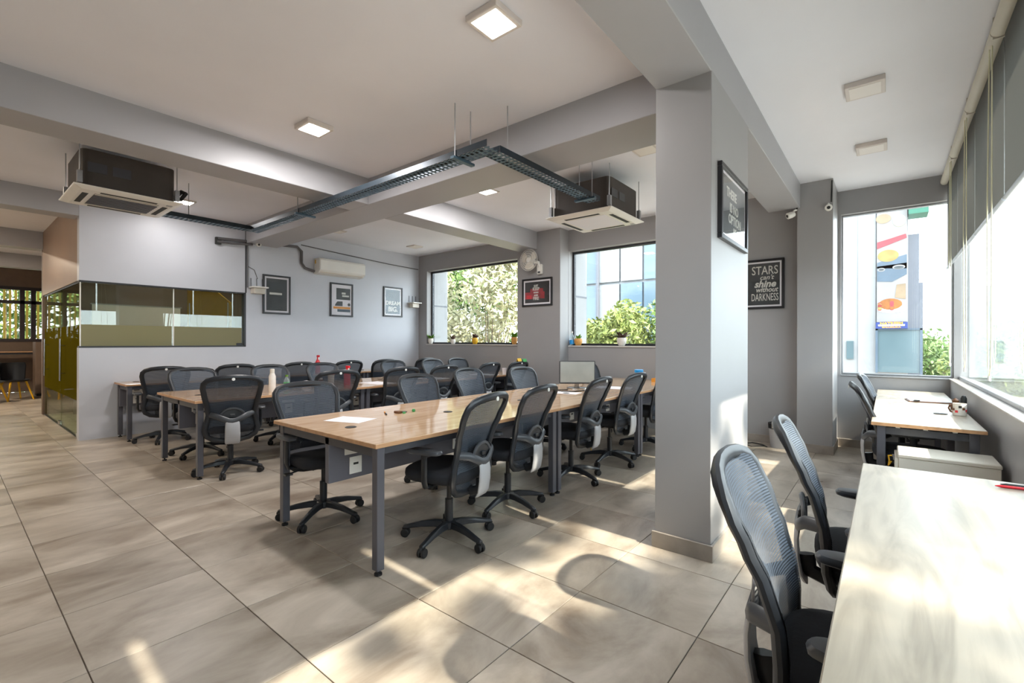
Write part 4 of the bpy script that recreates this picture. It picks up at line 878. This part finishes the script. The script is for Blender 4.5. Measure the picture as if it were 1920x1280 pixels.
# ------------------------------------------------------------------ outside
structure(B(-70, 70, -50, 110, -4.3, -4.2).build('ground', 'street'), 'pale street level outside')
import numpy as np
rng = np.random.default_rng(5)
def tree(loc, h, clumps, leafm, nleaf, ls, label, trunk_r=0.07, group='trees outside the windows'):
    """clumps: list of (dx, dy, dz, rx, ry, rz) about loc"""
    t = thing('tree', label, 'tree', loc, 0, group)
    tips = []
    MB().tube([(0, 0, 0), (0.1, 0.05, h * 0.35), (0.0, 0.0, h * 0.7)], [trunk_r, trunk_r * 0.8, trunk_r * 0.4], 8).build('trunk', 'bark', t, 0, True)
    br = MB()
    for c in clumps: br.tube([(0.05, 0.02, h * 0.3), (c[0] * 0.5, c[1] * 0.5, (h * 0.4 + c[2]) / 2), (c[0], c[1], c[2])], [trunk_r * 0.4, trunk_r * 0.25, 0.008], 5)
    br.build('branches', 'bark', t, 0, True)
    V = []; 
    per = nleaf // len(clumps)
    for c in clumps:
        d = rng.normal(size=(per, 3)); d /= np.linalg.norm(d, axis=1)[:, None]; r = rng.random(per) ** 0.45
        p = np.array(c[:3]) + d * r[:, None] * np.array(c[3:])
        u = rng.normal(size=(per, 3)); u /= np.linalg.norm(u, axis=1)[:, None]
        w = np.cross(u, rng.normal(size=(per, 3))); w /= np.linalg.norm(w, axis=1)[:, None]
        s = ls * rng.uniform(0.6, 1.3, per)[:, None]
        V.append(np.stack([p - u * s, p + w * s * 0.4, p + u * s, p - w * s * 0.4], 1).reshape(-1, 3))
    V = np.concatenate(V); n = len(V) // 4
    me = bpy.data.meshes.new('foliage'); me.from_pydata(V.tolist(), [], np.arange(n * 4).reshape(n, 4).tolist())
    put('foliage', me, leafm, t); return t
def blob(n, rx, ry, z0, z1, r):
    return [(random.uniform(-rx, rx), random.uniform(-ry, ry), random.uniform(z0, z1), r * random.uniform(0.7, 1.2), r * random.uniform(0.7, 1.2), r * random.uniform(0.6, 1.1)) for _ in range(n)]
G0 = -4.2
tree((-13.6, 11.2, G0), 8, blob(18, 1.5, 1.0, 2.5, 9.5, 1.0), 'foliage_olive', 11000, 0.115, 'grey olive tree filling the corner end of the tree window')
tree((-10.6, 11.8, G0), 8, blob(18, 1.4, 1.0, 2.5, 9.5, 1.0), 'foliage_olive', 11000, 0.115, 'grey olive tree at the pier end of the tree window')
tree((-15.5, 15.2, G0), 9, blob(22, 3.0, 1.2, 2.0, 9.5, 1.3), 'foliage_deep', 12000, 0.17, 'darker tree behind the olive trees')
tree((-9.6, 15.6, G0), 7, blob(16, 1.1, 0.8, 3.0, 6.4, 0.9), 'foliage_bright', 9000, 0.11, 'bright green bush rising at the pier end of the hedge window')
tree((-7.3, 15.0, G0), 7, blob(16, 1.0, 0.8, 3.0, 6.4, 0.9), 'foliage_bright', 9000, 0.11, 'bright green bush in the middle of the hedge window')
tree((-5.2, 15.6, G0), 7, blob(14, 1.0, 0.8, 3.0, 7.4, 0.9), 'foliage_deep', 7000, 0.11, 'deeper green tree at the pillar end of the hedge window')
tree((-20.5, 1.2, G0), 8, blob(22, 0.8, 3.0, 4.0, 8.0, 1.0), 'foliage_deep', 9000, 0.13, 'dense green tree outside the slatted window')
for k, (x, y, h) in enumerate(((2.2, 34, 5.2), (4.3, 30, 5.0), (6.2, 33, 6.0), (8.5, 32, 5.4), (3.6, 44, 6.2))):
    tree((x, y, G0), h, blob(12, 1.7, 1.5, 2.0, h, 1.2), ('foliage_deep', 'foliage_bright')[k % 2], 5000, 0.16, ['first', 'second', 'third', 'fourth', 'fifth'][k] + ' green tree past the banner building counting along the glass front')
rt = random.Random(11); lv = []
for i in range(32):      # leafy twigs of the street tree that stands in the sun before the glass front
    if i % 3: g = Vector((rt.uniform(-1.9, -0.75), 0.7 + 3.2 * (i + rt.random()) / 32, 0.0))
    else: g = Vector((rt.uniform(-0.1, 0.5), 0.6 + 2.3 * (i + rt.random()) / 32, 0.75))
    p = g - SUN_DIR * ((rt.uniform(4.9, 6.2) - g.x) / -SUN_DIR.x); rr = rt.uniform(0.09, 0.24)
    lv.append((p.x - 5.6, p.y - 1.6, p.z - G0, rr * 1.5, rr * 1.4, rr * 0.55))
tree((5.6, 1.6, G0), 10, lv, 'foliage_deep', 6000, 0.05, 'tree outside the picture shading the glass front', 0.04)
tree((6.4, 5.6, G0), 10, [(random.uniform(-1.0, 1.0), random.uniform(-1.2, 1.2), random.uniform(8.5, 12.0), 0.42, 0.5, 0.4) for _ in range(9)], 'foliage_deep', 2500, 0.07, 'slender tree outside the picture shading the glass front', 0.05)
# glass building behind the hedge
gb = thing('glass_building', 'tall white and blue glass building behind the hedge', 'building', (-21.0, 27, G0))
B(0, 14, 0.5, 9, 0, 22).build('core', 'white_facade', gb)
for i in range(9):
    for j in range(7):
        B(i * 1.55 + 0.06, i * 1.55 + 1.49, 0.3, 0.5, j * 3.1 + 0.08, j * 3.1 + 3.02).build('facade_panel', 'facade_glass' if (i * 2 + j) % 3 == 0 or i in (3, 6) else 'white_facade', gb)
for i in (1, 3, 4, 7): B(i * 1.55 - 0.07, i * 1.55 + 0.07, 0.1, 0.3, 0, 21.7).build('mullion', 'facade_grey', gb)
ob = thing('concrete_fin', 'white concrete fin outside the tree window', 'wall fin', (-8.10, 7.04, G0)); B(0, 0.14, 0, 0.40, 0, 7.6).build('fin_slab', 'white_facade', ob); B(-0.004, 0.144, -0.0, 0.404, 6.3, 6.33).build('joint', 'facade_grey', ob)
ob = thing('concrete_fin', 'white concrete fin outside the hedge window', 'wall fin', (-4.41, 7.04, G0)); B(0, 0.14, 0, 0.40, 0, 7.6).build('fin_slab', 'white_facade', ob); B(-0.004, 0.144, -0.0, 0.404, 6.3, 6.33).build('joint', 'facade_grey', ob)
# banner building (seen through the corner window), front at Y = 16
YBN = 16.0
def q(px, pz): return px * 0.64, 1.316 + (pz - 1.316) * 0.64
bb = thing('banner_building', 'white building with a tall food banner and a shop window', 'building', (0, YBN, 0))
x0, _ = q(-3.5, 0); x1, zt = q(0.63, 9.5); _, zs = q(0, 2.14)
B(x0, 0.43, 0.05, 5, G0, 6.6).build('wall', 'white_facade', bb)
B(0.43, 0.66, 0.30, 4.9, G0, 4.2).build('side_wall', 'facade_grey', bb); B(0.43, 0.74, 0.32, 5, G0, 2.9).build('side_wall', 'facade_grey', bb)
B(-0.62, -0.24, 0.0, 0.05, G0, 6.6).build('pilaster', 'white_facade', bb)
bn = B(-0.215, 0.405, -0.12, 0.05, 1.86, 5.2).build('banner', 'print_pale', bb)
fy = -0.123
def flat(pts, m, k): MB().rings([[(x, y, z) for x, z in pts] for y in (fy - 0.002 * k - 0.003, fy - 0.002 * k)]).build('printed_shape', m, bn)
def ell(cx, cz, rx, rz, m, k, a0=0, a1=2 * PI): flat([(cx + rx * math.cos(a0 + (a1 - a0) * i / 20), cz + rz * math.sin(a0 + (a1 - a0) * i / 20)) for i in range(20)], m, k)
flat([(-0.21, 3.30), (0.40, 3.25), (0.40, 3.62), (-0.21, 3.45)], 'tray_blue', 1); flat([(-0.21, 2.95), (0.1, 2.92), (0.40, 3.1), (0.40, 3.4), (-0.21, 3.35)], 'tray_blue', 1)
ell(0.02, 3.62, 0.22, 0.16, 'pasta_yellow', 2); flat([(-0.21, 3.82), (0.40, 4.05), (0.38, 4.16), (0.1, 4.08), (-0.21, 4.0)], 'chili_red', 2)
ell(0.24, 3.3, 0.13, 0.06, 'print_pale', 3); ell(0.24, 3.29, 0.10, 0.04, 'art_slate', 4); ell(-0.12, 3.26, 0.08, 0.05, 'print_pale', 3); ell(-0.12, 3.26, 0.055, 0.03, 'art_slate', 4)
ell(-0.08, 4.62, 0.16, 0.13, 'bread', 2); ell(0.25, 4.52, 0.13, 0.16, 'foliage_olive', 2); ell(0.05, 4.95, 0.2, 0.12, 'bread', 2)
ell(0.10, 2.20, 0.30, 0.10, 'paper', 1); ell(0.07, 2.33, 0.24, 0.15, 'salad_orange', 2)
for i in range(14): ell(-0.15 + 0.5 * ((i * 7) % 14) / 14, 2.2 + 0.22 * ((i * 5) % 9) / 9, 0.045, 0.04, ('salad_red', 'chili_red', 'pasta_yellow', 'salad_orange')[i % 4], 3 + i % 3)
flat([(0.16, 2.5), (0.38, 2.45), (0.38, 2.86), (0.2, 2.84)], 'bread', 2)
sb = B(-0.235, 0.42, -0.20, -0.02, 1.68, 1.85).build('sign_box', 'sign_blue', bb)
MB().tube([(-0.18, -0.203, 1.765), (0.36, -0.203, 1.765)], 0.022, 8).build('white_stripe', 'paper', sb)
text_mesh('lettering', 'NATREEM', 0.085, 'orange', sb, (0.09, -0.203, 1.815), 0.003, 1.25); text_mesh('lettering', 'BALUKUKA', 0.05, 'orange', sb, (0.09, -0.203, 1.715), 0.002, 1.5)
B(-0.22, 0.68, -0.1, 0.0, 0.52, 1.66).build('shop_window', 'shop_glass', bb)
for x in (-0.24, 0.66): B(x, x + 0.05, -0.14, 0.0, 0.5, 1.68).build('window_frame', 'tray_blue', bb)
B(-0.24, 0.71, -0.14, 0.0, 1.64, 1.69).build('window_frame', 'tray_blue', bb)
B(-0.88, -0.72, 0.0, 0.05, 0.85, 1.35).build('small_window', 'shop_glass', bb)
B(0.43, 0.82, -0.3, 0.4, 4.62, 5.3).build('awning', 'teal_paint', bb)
wc = thing('white_block', 'pale low building far beyond the glass front', 'building', (9.5, 52, G0)); B(-4, 4, 0, 8, 0, 10).build('wall', 'white_facade', wc)
for i in range(5):
    for j in range(3): B(-3.4 + i * 1.5, -2.5 + i * 1.5, -0.06, 0, 1.2 + j * 3, 2.8 + j * 3).build('window', 'facade_glass', wc)
ca = thing('parked_car', 'pale car parked in the street below', 'car', (1.2, 13.2, G0), 0.2)
MB().rings([[(x, y, z) for x, z in ((-2, 0.3), (2, 0.3), (2.05, 0.75), (1.2, 0.9), (0.6, 1.4), (-1.2, 1.42), (-1.9, 0.95))] for y in (-0.85, 0.85)]).build('body', 'white_facade', ca, 0.08)
for x in (-1.25, 1.25):
    for y in (-0.8, 0.8): MB().cyl((x, y, 0.32), 0.32, -0.1, 0.1, 16, 'Y').build('wheel', 'rubber', ca)
MB().rings([[(x, y, z) for x, z in ((-1.0, 0.95), (0.75, 0.95), (0.45, 1.34), (-0.9, 1.36))] for y in (-0.87, 0.87)]).build('side_glass', 'art_slate', ca)
